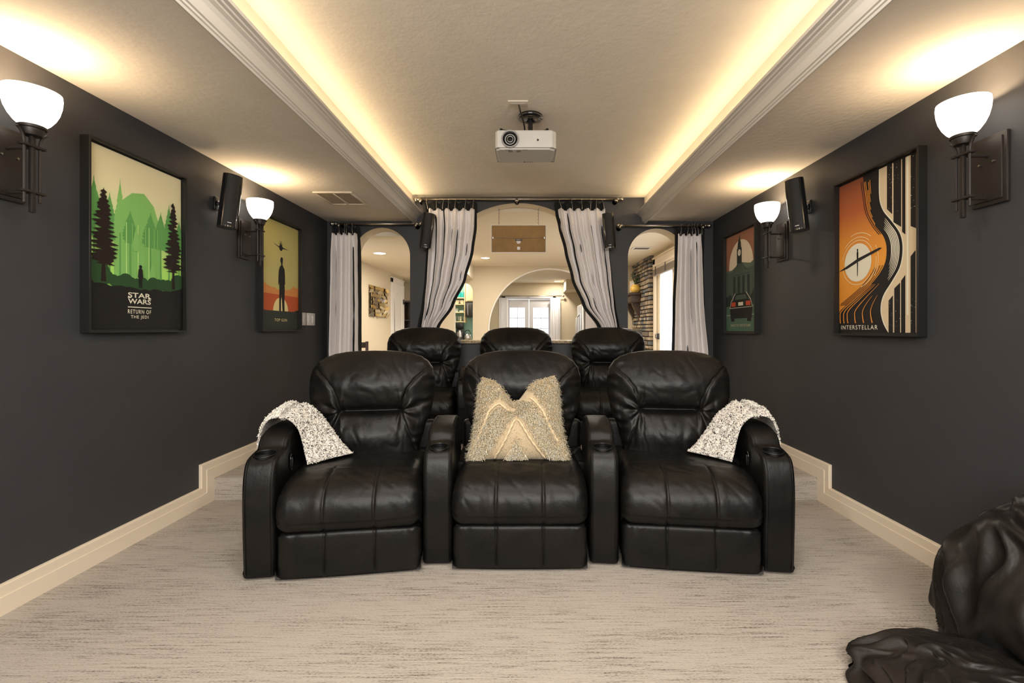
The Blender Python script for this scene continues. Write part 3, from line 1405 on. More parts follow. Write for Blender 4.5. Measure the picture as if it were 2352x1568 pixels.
def ink(name, c, top=None, mid=None):
    """flat printing ink; optional vertical gradient of the print (bottom c -> top)"""
    if name in MATS:
        return MATS[name]
    m = mat(name, c, .55, spec=.25)
    if top:
        nt = m.node_tree
        tc = nt.nodes.new('ShaderNodeTexCoord')
        sp = nt.nodes.new('ShaderNodeSeparateXYZ')
        rp = nt.nodes.new('ShaderNodeValToRGB')
        mr = nt.nodes.new('ShaderNodeMapRange')
        mr.inputs['From Min'].default_value = -.46
        mr.inputs['From Max'].default_value = .46
        nt.links.new(tc.outputs['Object'], sp.inputs[0])
        nt.links.new(sp.outputs[2], mr.inputs[0])
        nt.links.new(mr.outputs[0], rp.inputs[0])
        rp.color_ramp.elements[0].color = (*c, 1)
        rp.color_ramp.elements[1].color = (*top, 1)
        if mid:
            for pos, cc in mid:
                e = rp.color_ramp.elements.new(pos)
                e.color = (*cc, 1)
        nt.links.new(rp.outputs[0], nt.nodes['Principled BSDF'].inputs['Base Color'])
    return m


class Art:
    W, H = .605, .905

    def __init__(s):
        s.v, s.f, s.mi, s.mats, s.k = [], [], [], [], 0

    def poly(s, pts, m, new=True):
        """pts in 0..1 page coordinates, (0,0) bottom left"""
        if m not in s.mats:
            s.mats.append(m)
        if new:
            s.k += 1
        y = -.00012 * s.k
        b = len(s.v)
        s.v += [((min(1, max(0, u)) - .5) * s.W, y, (min(1, max(0, v)) - .5) * s.H) for u, v in pts]
        s.f.append(tuple(range(b, b + len(pts))))
        s.mi.append(s.mats.index(m))

    def circle(s, u, v, r, m, n=40, new=True):
        a = s.W / s.H
        s.poly([(u + r * math.cos(2 * PI * k / n), v + r * a * math.sin(2 * PI * k / n)) for k in range(n)], m, new)

    def stroke(s, pts, w, m, new=False):
        a = s.W / s.H
        pts = [Vector((p[0], p[1] / a)) for p in pts]
        L, Rr = [], []
        n = len(pts)
        for i, p in enumerate(pts):
            t = (pts[min(i + 1, n - 1)] - pts[max(i - 1, 0)])
            if t.length < 1e-9:
                continue
            t.normalize()
            q = Vector((-t.y, t.x))
            ww = w(i / (n - 1)) if callable(w) else w
            L.append(p + q * ww / 2)
            Rr.append(p - q * ww / 2)
        if new:
            s.k += 1
        for i in range(len(L) - 1):
            s.poly([(c.x, c.y * a) for c in (L[i], L[i + 1], Rr[i + 1], Rr[i])], m, False)

    def text(s, body, u, v, w, h, m, bold=0.0):
        vs_, fs_ = text_shape(body, bold)
        if m not in s.mats:
            s.mats.append(m)
        s.k += 1
        b = len(s.v)
        s.v += [((u + (x - .5) * w - .5) * s.W, -.00012 * s.k, (v + y * h - .5) * s.H) for x, y in vs_]
        for f in fs_:
            s.f.append(tuple(i + b for i in f))
            s.mi.append(s.mats.index(m))


def poster(label, xw, yc, zc, rz, art):
    t = thing('framed_poster', label, 'poster', (xw, yc, zc), rz, 'black framed posters on the side walls')
    fw, fh, d, b = .64, .945, .047, .0115
    for nm, bx in (('frame_side', (-fw / 2, -fw / 2 + b, -d, 0, -fh / 2, fh / 2)), ('frame_side', (fw / 2 - b, fw / 2, -d, 0, -fh / 2, fh / 2)),
                   ('frame_top', (-fw / 2 + b, fw / 2 - b, -d, 0, fh / 2 - b, fh / 2)), ('frame_bottom', (-fw / 2 + b, fw / 2 - b, -d, 0, -fh / 2, -fh / 2 + b))):
        g = G()
        g.rbox(*bx, .0012, 1)
        g.o(nm, M_frame, t)
    g = G()
    g.box(-fw / 2 + b, fw / 2 - b, -.018, -.002, -fh / 2 + b, fh / 2 - b)
    g.o('backing_board', M_frame, t)
    o = make('printed_sheet', [(x, y - .0182, z) for x, y, z in art.v], art.f, art.mats, t, False, art.mi, recalc=False)
    return t


def conifer(u, v0, v1, w, rg, n=16, ragged=.35, tip=.12):
    """jagged outline of a conifer"""
    Lp, Rp = [], []
    for i in range(n + 1):
        q = i / n
        hw = w * (tip + (1 - tip) * min(1, (1 - q) * 1.5)) * (.75 if q < .05 else 1)
        v = lerp(v0, v1, q)
        Rp.append((u + hw * (1 - ragged * rg.random() * .4), v))
        Rp.append((u + hw * (1 - ragged * (.4 + rg.random() * .6)), v + (v1 - v0) / n * .45))
        Lp.append((u - hw * (1 - ragged * rg.random() * .4), v))
        Lp.append((u - hw * (1 - ragged * (.4 + rg.random() * .6)), v + (v1 - v0) / n * .45))
    return Rp + [(u, v1 + (v1 - v0) / n)] + Lp[::-1]


# forest print
A = Art()
rg = random.Random(5)
sky = ink('print_forest_sky', (.36, .68, .11), (.88, .80, .52), [(.30, (.42, .86, .14)), (.62, (.62, .78, .32)), (.80, (.84, .78, .48))])
g1 = ink('print_green_pale', (.52, .84, .26))
g2 = ink('print_green_mist', (.25, .56, .15))
g3 = ink('print_green_mid', (.13, .38, .10))
g4 = ink('print_green_deep', (.025, .075, .025))
bk = ink('print_black', (.012, .011, .010))
brk = ink('print_brown_black', (.020, .012, .009))
crm = ink('print_cream', (.82, .78, .62))
A.poly([(0, 0), (1, 0), (1, 1), (0, 1)], sky)
A.poly([(.24, .3), (.24, .60), (.32, .74), (.42, .80), (.55, .82), (.66, .76), (.72, .66), (.76, .3)], g2)      # plain misty hill
for u, v1, w in ((.06, .80, .10), (.20, .74, .10), (.30, .83, .07), (.13, .72, .08), (.40, .68, .09), (.62, .70, .11), (.74, .72, .10), (.84, .78, .09), (.97, .70, .09)):
    A.poly(conifer(u, .50, v1, w, rg, 10, .4, .05), g3 if w > .085 else g2, True)
    A.poly([(u - .008, .3), (u + .008, .3), (u + .006, .55), (u - .006, .55)], g3, True)
for u in (.36, .42, .48, .56, .60, .66, .70):
    A.poly([(u - .006, .28), (u + .006, .28), (u + .004, .62), (u - .004, .62)], g1 if u in (.36, .48, .6) else g2, True)
A.poly(conifer(.46, .46, .60, .05, rg, 8, .4, .05), g2)
A.poly(conifer(.64, .28, .42, .04, rg, 8, .3, .05), g2)
for k in range(18):
    u = k / 17
    v = .255 + .035 * abs(u - .55) * 2 + rg.uniform(-.008, .012)
    A.circle(u, v, rg.uniform(.05, .08), g4, 16)
A.circle(.08, .30, .12, g4)
A.circle(.95, .29, .10, g4)
A.poly(conifer(.135, .355, .755, .150, rg, 17, .95, .26), brk)
A.poly([(.11, .26), (.16, .26), (.147, .40), (.122, .40)], brk)
A.poly(conifer(.885, .37, .80, .135, rg, 17, .95, .24), brk)
A.poly([(.868, .26), (.908, .26), (.896, .42), (.878, .42)], brk)
pts = [(0, 0), (1, 0), (1, .27)]
for k in range(1, 20):
    u = 1 - k / 20
    pts.append((u, .235 + .04 * abs(u - .5) + rg.uniform(-.008, .008)))
pts.append((0, .29))
A.poly(pts, bk)
# a small plain figure in a coat
A.poly([(.485, .245), (.495, .245), (.500, .30), (.505, .245), (.515, .245), (.52, .30), (.530, .31), (.522, .355), (.510, .362), (.49, .362), (.478, .355), (.470, .31), (.480, .30)], bk)
A.circle(.50, .372, .016, bk, 16)
A.text('STAR', .49, .184, .245, .030, crm, .045)
A.text('WARS', .49, .148, .245, .030, crm, .045)
A.stroke([(.365, .184), (.40, .184)], .010, crm, True)
A.stroke([(.58, .184), (.615, .184)], .010, crm)
A.stroke([(.365, .128), (.62, .128)], .008, crm, True)
A.text('RETURN OF', .49, .090, .25, .024, crm, .018)
A.text('THE JEDI', .49, .056, .19, .024, crm, .018)
ZPO = 1.6
poster('framed green forest poster with black trees, nearest on the left wall', XL, 2.534, 1.605, R(90), A)

# sunset print
A = Art()
olv = ink('print_olive', (.54, .46, .13), (.52, .48, .18), [(.5, (.64, .58, .22))])
org = ink('print_cloud_orange', (.78, .32, .09))
red = ink('print_red_orange', (.62, .12, .035))
dkg = ink('print_dark_green', (.035, .045, .035))
yel = ink('print_sun_yellow', (.92, .78, .36))
A.poly([(0, 0), (1, 0), (1, 1), (0, 1)], olv)
pts = [(0, .3)]
for k in range(21):
    u = k / 20
    pts.append((u, .385 + .03 * math.cos(u * 6.3) + rg.uniform(-.010, .012) + (.02 if k % 5 == 2 else 0)))
pts.append((1, .3))
A.poly(pts, org)
A.poly([(0, .165), (1, .165), (1, .32), (0, .325)], red)
A.poly([(.5 + .20 * math.cos(PI * k / 24), .165 + .20 * .66 * math.sin(PI * k / 24)) for k in range(25)], yel)
A.poly([(0, 0), (1, 0), (1, .17), (0, .17)], dkg)
A.poly([(0, .17), (.10, .17), (.03, .185), (0, .187)], dkg)
A.poly([(1, .17), (.86, .17), (.93, .183), (1, .187)], dkg)
sil = [(.455, .17), (.50, .17), (.502, .26), (.515, .33), (.53, .26), (.545, .17), (.60, .17), (.595, .26), (.605, .36), (.60, .43), (.615, .42), (.612, .50), (.60, .57), (.56, .595), (.545, .61), (.548, .63), (.555, .655), (.55, .675), (.52, .682), (.495, .672), (.485, .655), (.487, .635), (.505, .62), (.508, .605), (.47, .585), (.445, .55), (.435, .49), (.430, .42), (.445, .41), (.46, .44), (.458, .36), (.455, .27)]
A.poly(sil, bk)
A.poly([(.28, .795), (.45, .775), (.47, .79), (.49, .81), (.50, .84), (.51, .81), (.53, .79), (.55, .775), (.72, .765), (.55, .762), (.53, .745), (.50, .735), (.47, .745), (.45, .765)], bk)
A.stroke([(.46, .79), (.46, .825)], .006, bk)
A.stroke([(.54, .79), (.54, .82)], .006, bk)
A.text('TOP GUN', .50, .072, .33, .026, yel, .01)
poster('framed olive sunset poster with a standing silhouette, far on the left wall', XL, 3.985, 1.605, R(90), A)

# wave print
A = Art()
gor = ink('print_orange_fade', (.62, .20, .03), (.26, .075, .035), [(.15, (.72, .26, .03)), (.45, (.84, .36, .05)), (.62, (.74, .28, .045)), (.78, (.48, .13, .04))])
tan = ink('print_tan', (.72, .58, .38))
dbk = ink('print_ink_black', (.016, .013, .013))
A.poly([(0, 0), (1, 0), (1, 1), (0, 1)], gor)


def wave(base, amp, c=.47, w=.20):
    return [(base + amp * math.exp(-((v - c) / w) ** 2), v) for v in [k / 44 for k in range(45)]]


def spl(T, x):
    n = len(T)
    i = 0
    while i < n - 2 and x > T[i + 1][0]:
        i += 1
    (x0, y0), (x1, y1) = T[i], T[i + 1]
    ym, yp = T[max(0, i - 1)], T[min(n - 1, i + 2)]
    h = x1 - x0
    m0 = (y1 - ym[1]) / (x1 - ym[0]) if i > 0 else (y1 - y0) / h
    m1 = (yp[1] - y0) / (yp[0] - x0) if i < n - 2 else (y1 - y0) / h
    t = (x - x0) / h
    return y0 * (2 * t ** 3 - 3 * t * t + 1) + m0 * h * (t ** 3 - 2 * t * t + t) + y1 * (3 * t * t - 2 * t ** 3) + m1 * h * (t ** 3 - t * t)


def edge(v):
    return spl([(0, 0.02), (.08, -.02), (.14, .0), (.22, .22), (.30, .44), (.40, .60), (.50, .635), (.58, .60), (.66, .50), (.76, .41), (.88, .37), (1, .34)], v)


def edge2(v):
    return spl([(0, .66), (.06, .60), (.14, .57), (.22, .60), (.30, .70), (.38, .79), (.48, .82), (.57, .795), (.66, .70), (.74, .60), (.82, .555), (1, .55)], v)


N = 60
left = [(edge(k / N), k / N) for k in range(N + 1)]
right = [(edge2(k / N), k / N) for k in range(N + 1)]
A.poly([(0, .13)] + [p for p in left if p[1] > .14] + right[::-1] + [(0, 0)], dbk)
A.poly(right + [(1, 1), (1, 0)], tan)
A.stroke(right, .012, crm, True)
for a, b, kk in ((.11, .14, 0), (.20, .235, 1), (.27, .33, 2), (.38, .42, 3)):
    for (lo, hi) in ((0, .36), (.50, 1)):
        pass
# starry stripes in the tan field
for (a, b, lo, hi) in ((.64, .70, .72, 1), (.715, .80, .63, 1), (.81, .845, .58, 1), (.90, .955, .60, 1), (.66, .71, 0, .20), (.725, .79, 0, .27), (.80, .845, 0, .31), (.90, .95, 0, .44)):
    r_ = 3
    A.poly([(a, lo if lo == 0 else lo + .02 * (a < .8)), (b, lo if lo == 0 else lo - .02), (b, hi if hi == 1 else hi + .02), (a, hi if hi == 1 else hi - .01)], dbk)
for k in range(70):
    a, b = rg.choice(((.72, .795), (.65, .70), (.905, .95)))
    v = rg.choice((rg.uniform(.68, 1), rg.uniform(.01, .2)))
    A.circle(rg.uniform(a, b), v, rg.uniform(.001, .0035), crm, 6, new=(k == 0))
A.poly([(.86, .1), (.88, .1), (.88, 1), (.86, 1)], crm)
# flowing lines
for k in range(9):
    q = k / 8
    pts = []
    for i in range(97):
        v = .02 + .96 * i / 96
        e, e2 = edge(v), edge2(v)
        e = max(e, -.02)
        pts.append((lerp(e, e2, .06 + .72 * q), v))
    if k >= 3:
        A.stroke([p for p in pts if .30 + .018 * (8 - k) < p[1] < .60 + .012 * k], lambda q: .010 * math.sin(PI * min(1, max(0, q))) ** .5 + .001, crm, k == 3)
    oc = ink('print_line_orange', (.72, .28, .05))
    seg1 = [p for p in pts if .05 < p[1] < .31]
    seg2 = [p for p in pts if .66 < p[1] < .97]
    if k % 2 == 0 or k < 3:
        A.stroke(seg1[:18 if k > 4 else 99], lambda q: .012 * (1 - q) + .003, oc, k == 0)
    if k < 5:
        A.stroke(seg2[k * 5:(k * 5 + 14 if k > 1 else 99)], .008, oc)
for q in (.0, .03, .06, .09):
    A.stroke([(edge(v) - .015 - q, v) for v in [.18 + .01 * i for i in range(24)] if edge(v) - .015 - q > 0], .006, dbk, q == 0)
    A.stroke([(edge(v) - .008 - q * .7, v) for v in [.60 + .01 * i for i in range(38)] if q < .05], .007, dbk)
A.circle(.27, .455, .185, crm)
ring = ink('print_ring_cream', (.90, .74, .44))
for rr, a0, a1 in ((.215, .3, 2.9), (.215, 3.3, 5.6), (.245, .9, 2.4), (.245, 4.9, 6.4), (.27, -.6, .5), (.285, .9, 1.9)):
    A.stroke([(.27 + rr * math.cos(lerp(a0, a1, k / 20)), .455 + rr * .669 * math.sin(lerp(a0, a1, k / 20))) for k in range(21)], .006, ring, rr < .22)
A.poly([(0, .415), (.12, .425), (.30, .462), (.55, .505), (.585, .515), (.55, .52), (.28, .482), (.08, .435)], dbk)
A.poly([(.262, .46), (.282, .46), (.285, .515), (.279, .53), (.265, .53), (.259, .515)], dbk)
A.circle(.272, .537, .011, dbk, 12)
A.poly([(.264, .455), (.280, .455), (.276, .375), (.27, .36), (.266, .375)], dbk)
A.text('INTERSTELLAR', .285, .018, .50, .028, crm, .012)
poster('framed orange poster with black flowing waves, nearest on the right wall', XR, 2.615, 1.585, R(-90), A)

# clock tower print
A = Art()
pk = ink('print_dusty_pink', (.30, .12, .075), (.38, .17, .10))
gb = ink('print_building_green', (.075, .11, .08))
gb2 = ink('print_shadow_green', (.022, .034, .028))
gr = ink('print_ground_green', (.09, .17, .115))
hill = ink('print_light_green', (.12, .16, .11))
rdl = ink('print_lamp_red', (.65, .08, .03))
A.poly([(0, 0), (1, 0), (1, 1), (0, 1)], pk)
A.circle(.50, .66, .40, ink('print_moon', (.82, .70, .52)))
A.poly([(0, 0), (1, 0), (1, .70), (.80, .665), (.5, .70), (.2, .64), (0, .64)], hill)
A.poly([(.02, .2), (.98, .2), (.98, .63), (.70, .625), (.47, .73), (.24, .62), (.02, .615)], gb)
for k in range(4):
    u = .25 + k * .155
    A.poly([(u, .33), (u + .075, .33), (u + .075, .56), (u, .56)], gb2)
A.stroke([(.22, .575), (.78, .578)], .008, gb2, True)
A.stroke([(.26, .61), (.47, .70), (.69, .61)], .008, gb2)
A.poly([(.38, .69), (.54, .69), (.54, .84), (.52, .85), (.51, .90), (.48, .94), (.463, .99), (.45, .94), (.41, .90), (.40, .85), (.38, .84)], gb2)
A.circle(.46, .80, .05, crm, 24)
A.stroke([(.46, .80), (.46, .822)], .008, bk)
A.stroke([(.46, .80), (.485, .795)], .008, bk)
for u, v, r_ in ((.06, .30, .10), (.14, .33, .08), (.90, .31, .10), (.97, .36, .1)):
    A.circle(u, v, r_, gb2, 20)
A.poly([(0, 0), (1, 0), (1, .26), (0, .26)], gr)
A.stroke([(0, .165), (1, .165)], .006, crm, True)
# a plain dark car seen from behind
A.poly([(.16, .13), (.86, .13), (.88, .23), (.84, .30), (.74, .32), (.68, .385), (.34, .385), (.28, .32), (.18, .30), (.14, .23)], bk)
A.poly([(.36, .37), (.66, .37), (.71, .322), (.31, .322)], gb)
A.poly([(.20, .30), (.34, .30), (.34, .255), (.20, .255)], rdl)
A.poly([(.68, .30), (.82, .30), (.82, .255), (.68, .255)], rdl)
A.poly([(.43, .295), (.59, .295), (.59, .26), (.43, .26)], crm)
A.stroke([(.14, .24), (.86, .24)], .007, crm, True)
A.stroke([(.14, .24), (.19, .31), (.33, .39)], .012, crm)
A.stroke([(.88, .24), (.83, .31), (.69, .39)], .012, crm)
A.poly([(.18, .10), (.30, .10), (.30, .135), (.18, .135)], bk)
A.poly([(.72, .10), (.84, .10), (.84, .135), (.72, .135)], bk)
A.text('BACK TO THE FUTURE', .50, .048, .64, .024, tan, .01)
poster('framed clock tower poster with a dark car, far on the right wall', XR, 4.27, 1.585, R(-90), A)


# ------------------------------------------------------------ speakers
def make_speaker(label, loc, rz, roll=0, pitch=0, drop=(.0, .09, .0), gsc=1.0):
    t = thing('speaker', label, 'speaker', loc, rz, 'black satellite speakers')
    M = Matrix.Rotation(pitch, 4, 'X') @ Matrix.Rotation(roll, 4, 'Y') @ Matrix.Scale(gsc, 4)
    h = .18
    # D section: grille front towards -y
    back = [(-.060, .0), (-.048, .055), (-.02, .07), (.02, .07), (.048, .055), (.060, .0)]
    fr = [(.060 * math.cos(PI * k / 16), -.038 * math.sin(PI * k / 16)) for k in range(17)]
    g = G()
    g.prism(back[::1] + [(x, y) for x, y in fr][1:-1], -h, h, 'z')
    g.v = [tuple(M @ Vector(v)) for v in g.v]
    g.o('cabinet', M_gloss, t)
    g = G()
    fr2 = [(.0525 * math.cos(PI * k / 16), -.003 - .0385 * math.sin(PI * k / 16)) for k in range(17)]
    g.prism(fr2, -h + .012, h - .006, 'z')
    g.v = [tuple(M @ Vector(v)) for v in g.v]
    gr_ = g.o('grille', mat('black_grille_cloth', (.009, .009, .010), .6, bump=(600, .3, ONE)), t)
    g = G()
    g.box(-.012, .012, -.0425, -.041, -h + .026, -h + .030)
    g.v = [tuple(M @ Vector(v)) for v in g.v]
    g.o('badge', M_white, gr_)
    g = G()
    d = Vector(drop)
    g.tube([(0, .05, 0), tuple(d * .55 + Vector((0, .03, .0))), tuple(d)], .011, 8)
    g.tube([tuple(d * .5 + Vector((-.0, .03, -.02))), tuple(d * .5 + Vector((0, .03, .02)))], .016, 10)
    g.o('bracket_arm', M_blackp, t)
    return t


def wall_plate(parent, c, axis):
    g = G()
    if axis == 'x':
        g.rbox(c[0] - .006, c[0] + .006, c[1] - .03, c[1] + .03, c[2] - .045, c[2] + .045, .003)
    else:
        g.rbox(c[0] - .03, c[0] + .03, c[1] - .006, c[1] + .006, c[2] - .045, c[2] + .045, .003)
    g.o('wall_plate', M_blackp, parent)


for (X, Y, Z, rz, roll, px, lb) in ((-2.015, 3.155, 2.015, R(48), R(6), -1, 'glossy black speaker on the left wall between the forest poster and sconce'),
                                    (1.862, 3.225, 2.01, R(-48), R(-6), 1, 'glossy black speaker on the right wall between the sconce and orange poster')):
    # bracket end in local coordinates reaches the wall
    xw = XL + .012 if px < 0 else XR - .012
    w = Matrix.Rotation(-rz, 3, 'Z') @ Vector((xw - X, .02, -.01))
    t = make_speaker(lb, (X, Y, Z), rz, roll, 0, tuple(w))
    h = bpy.data.objects.new('h', None)
    g = G()
    g.rbox(-.03, .03, -.006, .006, -.045, .045, .003)
    a = -rz + R(90)
    Mx = Matrix.Translation(w) @ Matrix.Rotation(a, 4, 'Z')
    g.v = [tuple(Mx @ Vector(v)) for v in g.v]
    g.o('wall_plate', M_blackp, t)
    bpy.data.objects.remove(h)
    g = G()
    p0, p1 = w + Vector((0, 0, -.04)), w * .35 + Vector((0, .02, -.03))
    g.tube(chaikin([tuple(p0), tuple((p0 + p1) / 2 + Vector((0, 0, -.05))), tuple(p1)], 3, False), .0015, 5)
    g.o('speaker_wire', mat('copper_red_wire', (.25, .05, .03), .5), t)

for (X, rz, roll, lb) in ((-1.016, R(14), R(7), 'slim black speaker in front of the left tied curtain'),
                          (.822, R(-8), R(-4), 'slim black speaker in front of the right tied curtain')):
    w = Matrix.Rotation(-rz, 3, 'Z') @ Vector((-.03 if X < 0 else .05, 4.937 - 4.71, 0))
    t = make_speaker(lb, (X, 4.71, 2.145), rz, roll, 0, tuple(w), gsc=.98)
    g = G()
    g.rbox(-.03, .03, -.006, .006, -.045, .045, .003)
    Mx = Matrix.Translation(w) @ Matrix.Rotation(-rz, 4, 'Z')
    g.v = [tuple(Mx @ Vector(v)) for v in g.v]
    g.o('wall_plate', M_blackp, t)


# ------------------------------------------------------------ curtain rods and curtains
YC = 4.862
SC = F / YC


def wx(px):
    return (px - 1212) / SC


def wz(py):
    return CAMH + (756 - py) / SC


def rod(label, x0, x1, z, brackets, ends=(True, True)):
    t = thing('curtain_rod', label, 'curtain rod', ((x0 + x1) / 2, YC, z))
    cx = (x0 + x1) / 2
    g = G()
    g.tube([(x0 - cx, 0, 0), (x1 - cx, 0, 0)], .0105, 12)
    g.o('pole', M_nickel, t, True)
    for i, x in enumerate((x0, x1)):
        s = -1 if i == 0 else 1
        g = G()
        g.lathe([(.0, -.02), (.013, -.018), (.015, 0), (.011, .003), (.014, .006), (.009, .010), (.018, .018), (.023, .03), (.023, .036), (.018, .048), (.008, .055), (0, .056)], 20, (0, 0, 0), ax='x', caps=False)
        g.v = [(x - cx + s * v[0], v[1], v[2]) for v in g.v]
        g.o('finial', M_nickel, t, True)
    for x in brackets:
        g = G()
        g.tube([(x - cx, .0, -.012), (x - cx, .03, -.016), (x - cx, YB - YC - .004, -.016)], .006, 8)
        g.lathe([(.024, YB - YC - .008), (.024, YB - YC), (.001, YB - YC)], 20, (x - cx, 0, -.016), ax='y', caps=False)
        g.lathe([(.001, -.018), (.017, -.016), (.019, -.002), (.012, .003), (.001, .004)], 16, (x - cx, 0, -.016), ax='y', caps=False)
        g.o('bracket', M_nickel, t, True)
    return t


rod('long nickel curtain rod across the central arch', wx(962), wx(1420), wz(457), [wx(966), wx(1187), wx(1415)])
rod('short nickel curtain rod over the left arch', wx(770), wx(958), wz(514), [wx(778), wx(955)])
rod('short nickel curtain rod over the right arch', wx(1427), wx(1622), wz(518), [wx(1424), wx(1615)])


def curtain(label, rows, lin, rings, rodz, top, seed, np_=6.5, amp=.042, tie=None):
    """rows: (py, pxl, pxr); lin: same for the black lining"""
    t = thing('curtain', label, 'curtain', (wx((rows[0][1] + rows[0][2]) / 2), YC, wz(rows[0][0])))
    ox, oz = t.location.x, t.location.z

    def sheet(rows_, NU, NV, y0, amp_, wob):
        z0, z1 = wz(rows_[0][0]), wz(rows_[-1][0])
        L = sorted([(-r[0], r[1]) for r in rows_])
        Rr = sorted([(-r[0], r[2]) for r in rows_])
        g = G()

        def cub(T, x):
            return interp(T, x)

        def P(i, j):
            py = lerp(rows_[0][0], rows_[-1][0], i / (NV - 1))
            a, b = wx(cub(L, -py)), wx(cub(Rr, -py))
            u = j / (NU - 1)
            q = i / (NV - 1)
            wn = abs(wx(rows_[0][2]) - wx(rows_[0][1]))
            k = max(.25, min(1.2, (b - a) / wn))
            ph = 2 * PI * np_ * u + .8 * math.sin(q * 2.5 + seed) + .7 * noise.noise(Vector((u * 3, q * 2, seed)))
            fold = math.sin(ph)
            fold = math.copysign(abs(fold) ** .8, fold) + .35 * math.sin(2.3 * ph + seed + q)
            A_ = amp_ * (.45 + .55 * ss(0, .12, q)) * (k ** .4)
            y = y0 - A_ * fold - .006 * noise.noise(Vector((u * 8, q * 14, seed + 2)))
            x = lerp(a, b, u + .010 * math.cos(ph) * wob)
            z = wz(py) - (.010 * (math.sin(ph * 1.0) < -.6) if i == 0 else 0)
            z += .004 * math.sin(ph) if i < 2 else 0
            return (x - ox, y - YC, z - oz)
        g.grid(P, NV, NU)
        return g
    g = sheet(rows, 200, 70, YC - .004, amp, 1)
    cl = g.o('panel', M_curtain, t, True)
    md = cl.modifiers.new('s', 'SOLIDIFY')
    md.thickness = .002
    g = sheet(lin, 120, 60, YC + .034, amp * .45, 0)
    ln = g.o('lining', M_lining, t, True)
    md = ln.modifiers.new('s', 'SOLIDIFY')
    md.thickness = .003
    for (pr, pc) in rings:
        x = wx(pr)
        g = G()
        g.tube([(x - ox, .018 * math.sin(2 * PI * k / 20), rodz - oz - .006 + .018 * math.cos(2 * PI * k / 20)) for k in range(20)], .0026, 6, closed=True)
        r_ = g.o('ring', M_nickel, t, True)
        g = G()
        x2 = wx(pc)
        g.tube([(x - ox, -.004, rodz - .026 - oz), (x - ox - .006, -.008, rodz - .034 - oz), (lerp(x, x2, .3) - ox, -.03, rodz - .045 - oz), (x2 - ox, -.042, top - oz + .004), (x2 - ox, -.040, top - oz - .012)], .0028, 6)
        g.o('clip', M_steel, r_, True)
    return t


ZR1, ZR2 = wz(457), wz(515)
# side curtains hang straight to the platform
curtain('straight pale grey curtain with black lining left of the left arch',
        [(536, 763, 820), (600, 762, 822), (700, 760, 823), (815, 757, 823), (960, 755, 824)],
        [(519, 761, 823), (600, 757, 826), (700, 755, 826.5), (960, 750, 827)],
        [(780, 783), (793, 795), (797, 799), (810, 813)], ZR2, wz(536), 1, 4.5, .036)
curtain('straight pale grey curtain with black lining beside the right arch',
        [(538, 1556, 1612), (600, 1554, 1613), (700, 1550, 1616), (815, 1548, 1625), (960, 1545, 1630)],
        [(521, 1552, 1622), (600, 1551, 1620), (700, 1547, 1622), (960, 1541, 1632)],
        [(1564, 1561), (1580, 1576), (1589, 1587), (1594, 1595), (1601, 1601), (1610, 1609)], ZR2, wz(538), 2, 4.5, .036)
curtain('left pale grey curtain of the central arch swept back to the left',
        [(480, 984, 1091), (520, 984, 1090), (575, 983, 1083), (640, 979, 1066), (700, 974, 1037), (752, 968, 1003), (790, 966, 984), (860, 966, 988), (940, 965, 992)],
        [(462, 968, 1094), (520, 978, 1094), (575, 978, 1087), (640, 974, 1070), (700, 967, 1042), (752, 957, 1008), (790, 955, 990), (940, 957, 996)],
        [(980, 984), (1003, 1004), (1019, 1018), (1031, 1031), (1047, 1046), (1070, 1069), (1088, 1087)], ZR1, wz(480), 3, 5.6, .042)
curtain('right pale grey curtain of the central arch swept back to the right',
        [(480, 1281, 1388), (520, 1287, 1390), (575, 1301, 1396), (640, 1317, 1402), (700, 1345, 1408), (752, 1382, 1416), (790, 1400, 1420), (860, 1396, 1419), (940, 1394, 1420)],
        [(462, 1274, 1386), (490, 1276, 1390), (520, 1283, 1395), (575, 1297, 1400), (640, 1313, 1407), (700, 1338, 1415), (752, 1374, 1424), (790, 1394, 1427), (940, 1390, 1427)],
        [(1285, 1289), (1313, 1314), (1336, 1336), (1357, 1355), (1370, 1368), (1384, 1386)], ZR1, wz(480), 4, 5.2, .042)
for x, nm in ((wx(974), 'left'), (wx(1411), 'right')):
    g = G()
    g.tube([(.055 * math.cos(2 * PI * k / 24), .03 * math.sin(2 * PI * k / 24), 0.004 * math.sin(2 * PI * k / 24)) for k in range(24)], .010, 8, closed=True)
    o = g.o('curtain_tieback', M_lining, None, True)
    o.location = (x, YC, wz(800))
    tag(o, 'black tieback gathering the %s central curtain behind the seats' % nm, 'tieback', 'curtain tiebacks')


# ------------------------------------------------------------ projector on its ceiling mount
t = thing('projector', 'white ceiling-mounted projector with a large black lens', 'projector', (-.012, 3.02, ZT))
zt, zb = 1.15 + 1.238 - ZT, 1.15 + 1.118 - ZT
yf, yb = -.125, .125
g = G()
top = [(-.19, yf + .02), (-.175, yf), (.165, yf), (.19, yf + .025), (.19, yb), (-.19, yb)]
bot = [(-.186, yf + .025), (-.16, yf + .004), (.15, yf + .004), (.182, yf + .03), (.17, yb - .02), (-.18, yb - .01)]
n = 6
levels = [(zt, top, .985), (zt - .008, top, 1), (zb + .012, top, 1), (zb + .008, bot, 1.0), (zb, bot, .97)]
vs_ = []
for z, pl, sc_ in levels:
    vs_ += [(x * sc_, y * sc_, z) for x, y in pl]
fs_ = [(i * n + k, i * n + (k + 1) % n, (i + 1) * n + (k + 1) % n, (i + 1) * n + k) for i in range(4) for k in range(n)]
fs_ += [tuple(range(n)), tuple(4 * n + k for k in range(n))]
g.add(vs_, fs_)
bd = g.o('casing', M_projw, t, False)
md = bd.modifiers.new('b', 'BEVEL')
md.width = .005
md.segments = 3
md.angle_limit = R(25)
g = G()
g.tube([(x * 1.004, y * 1.004, zb + .011) for x, y in top], .0016, 6, closed=True)
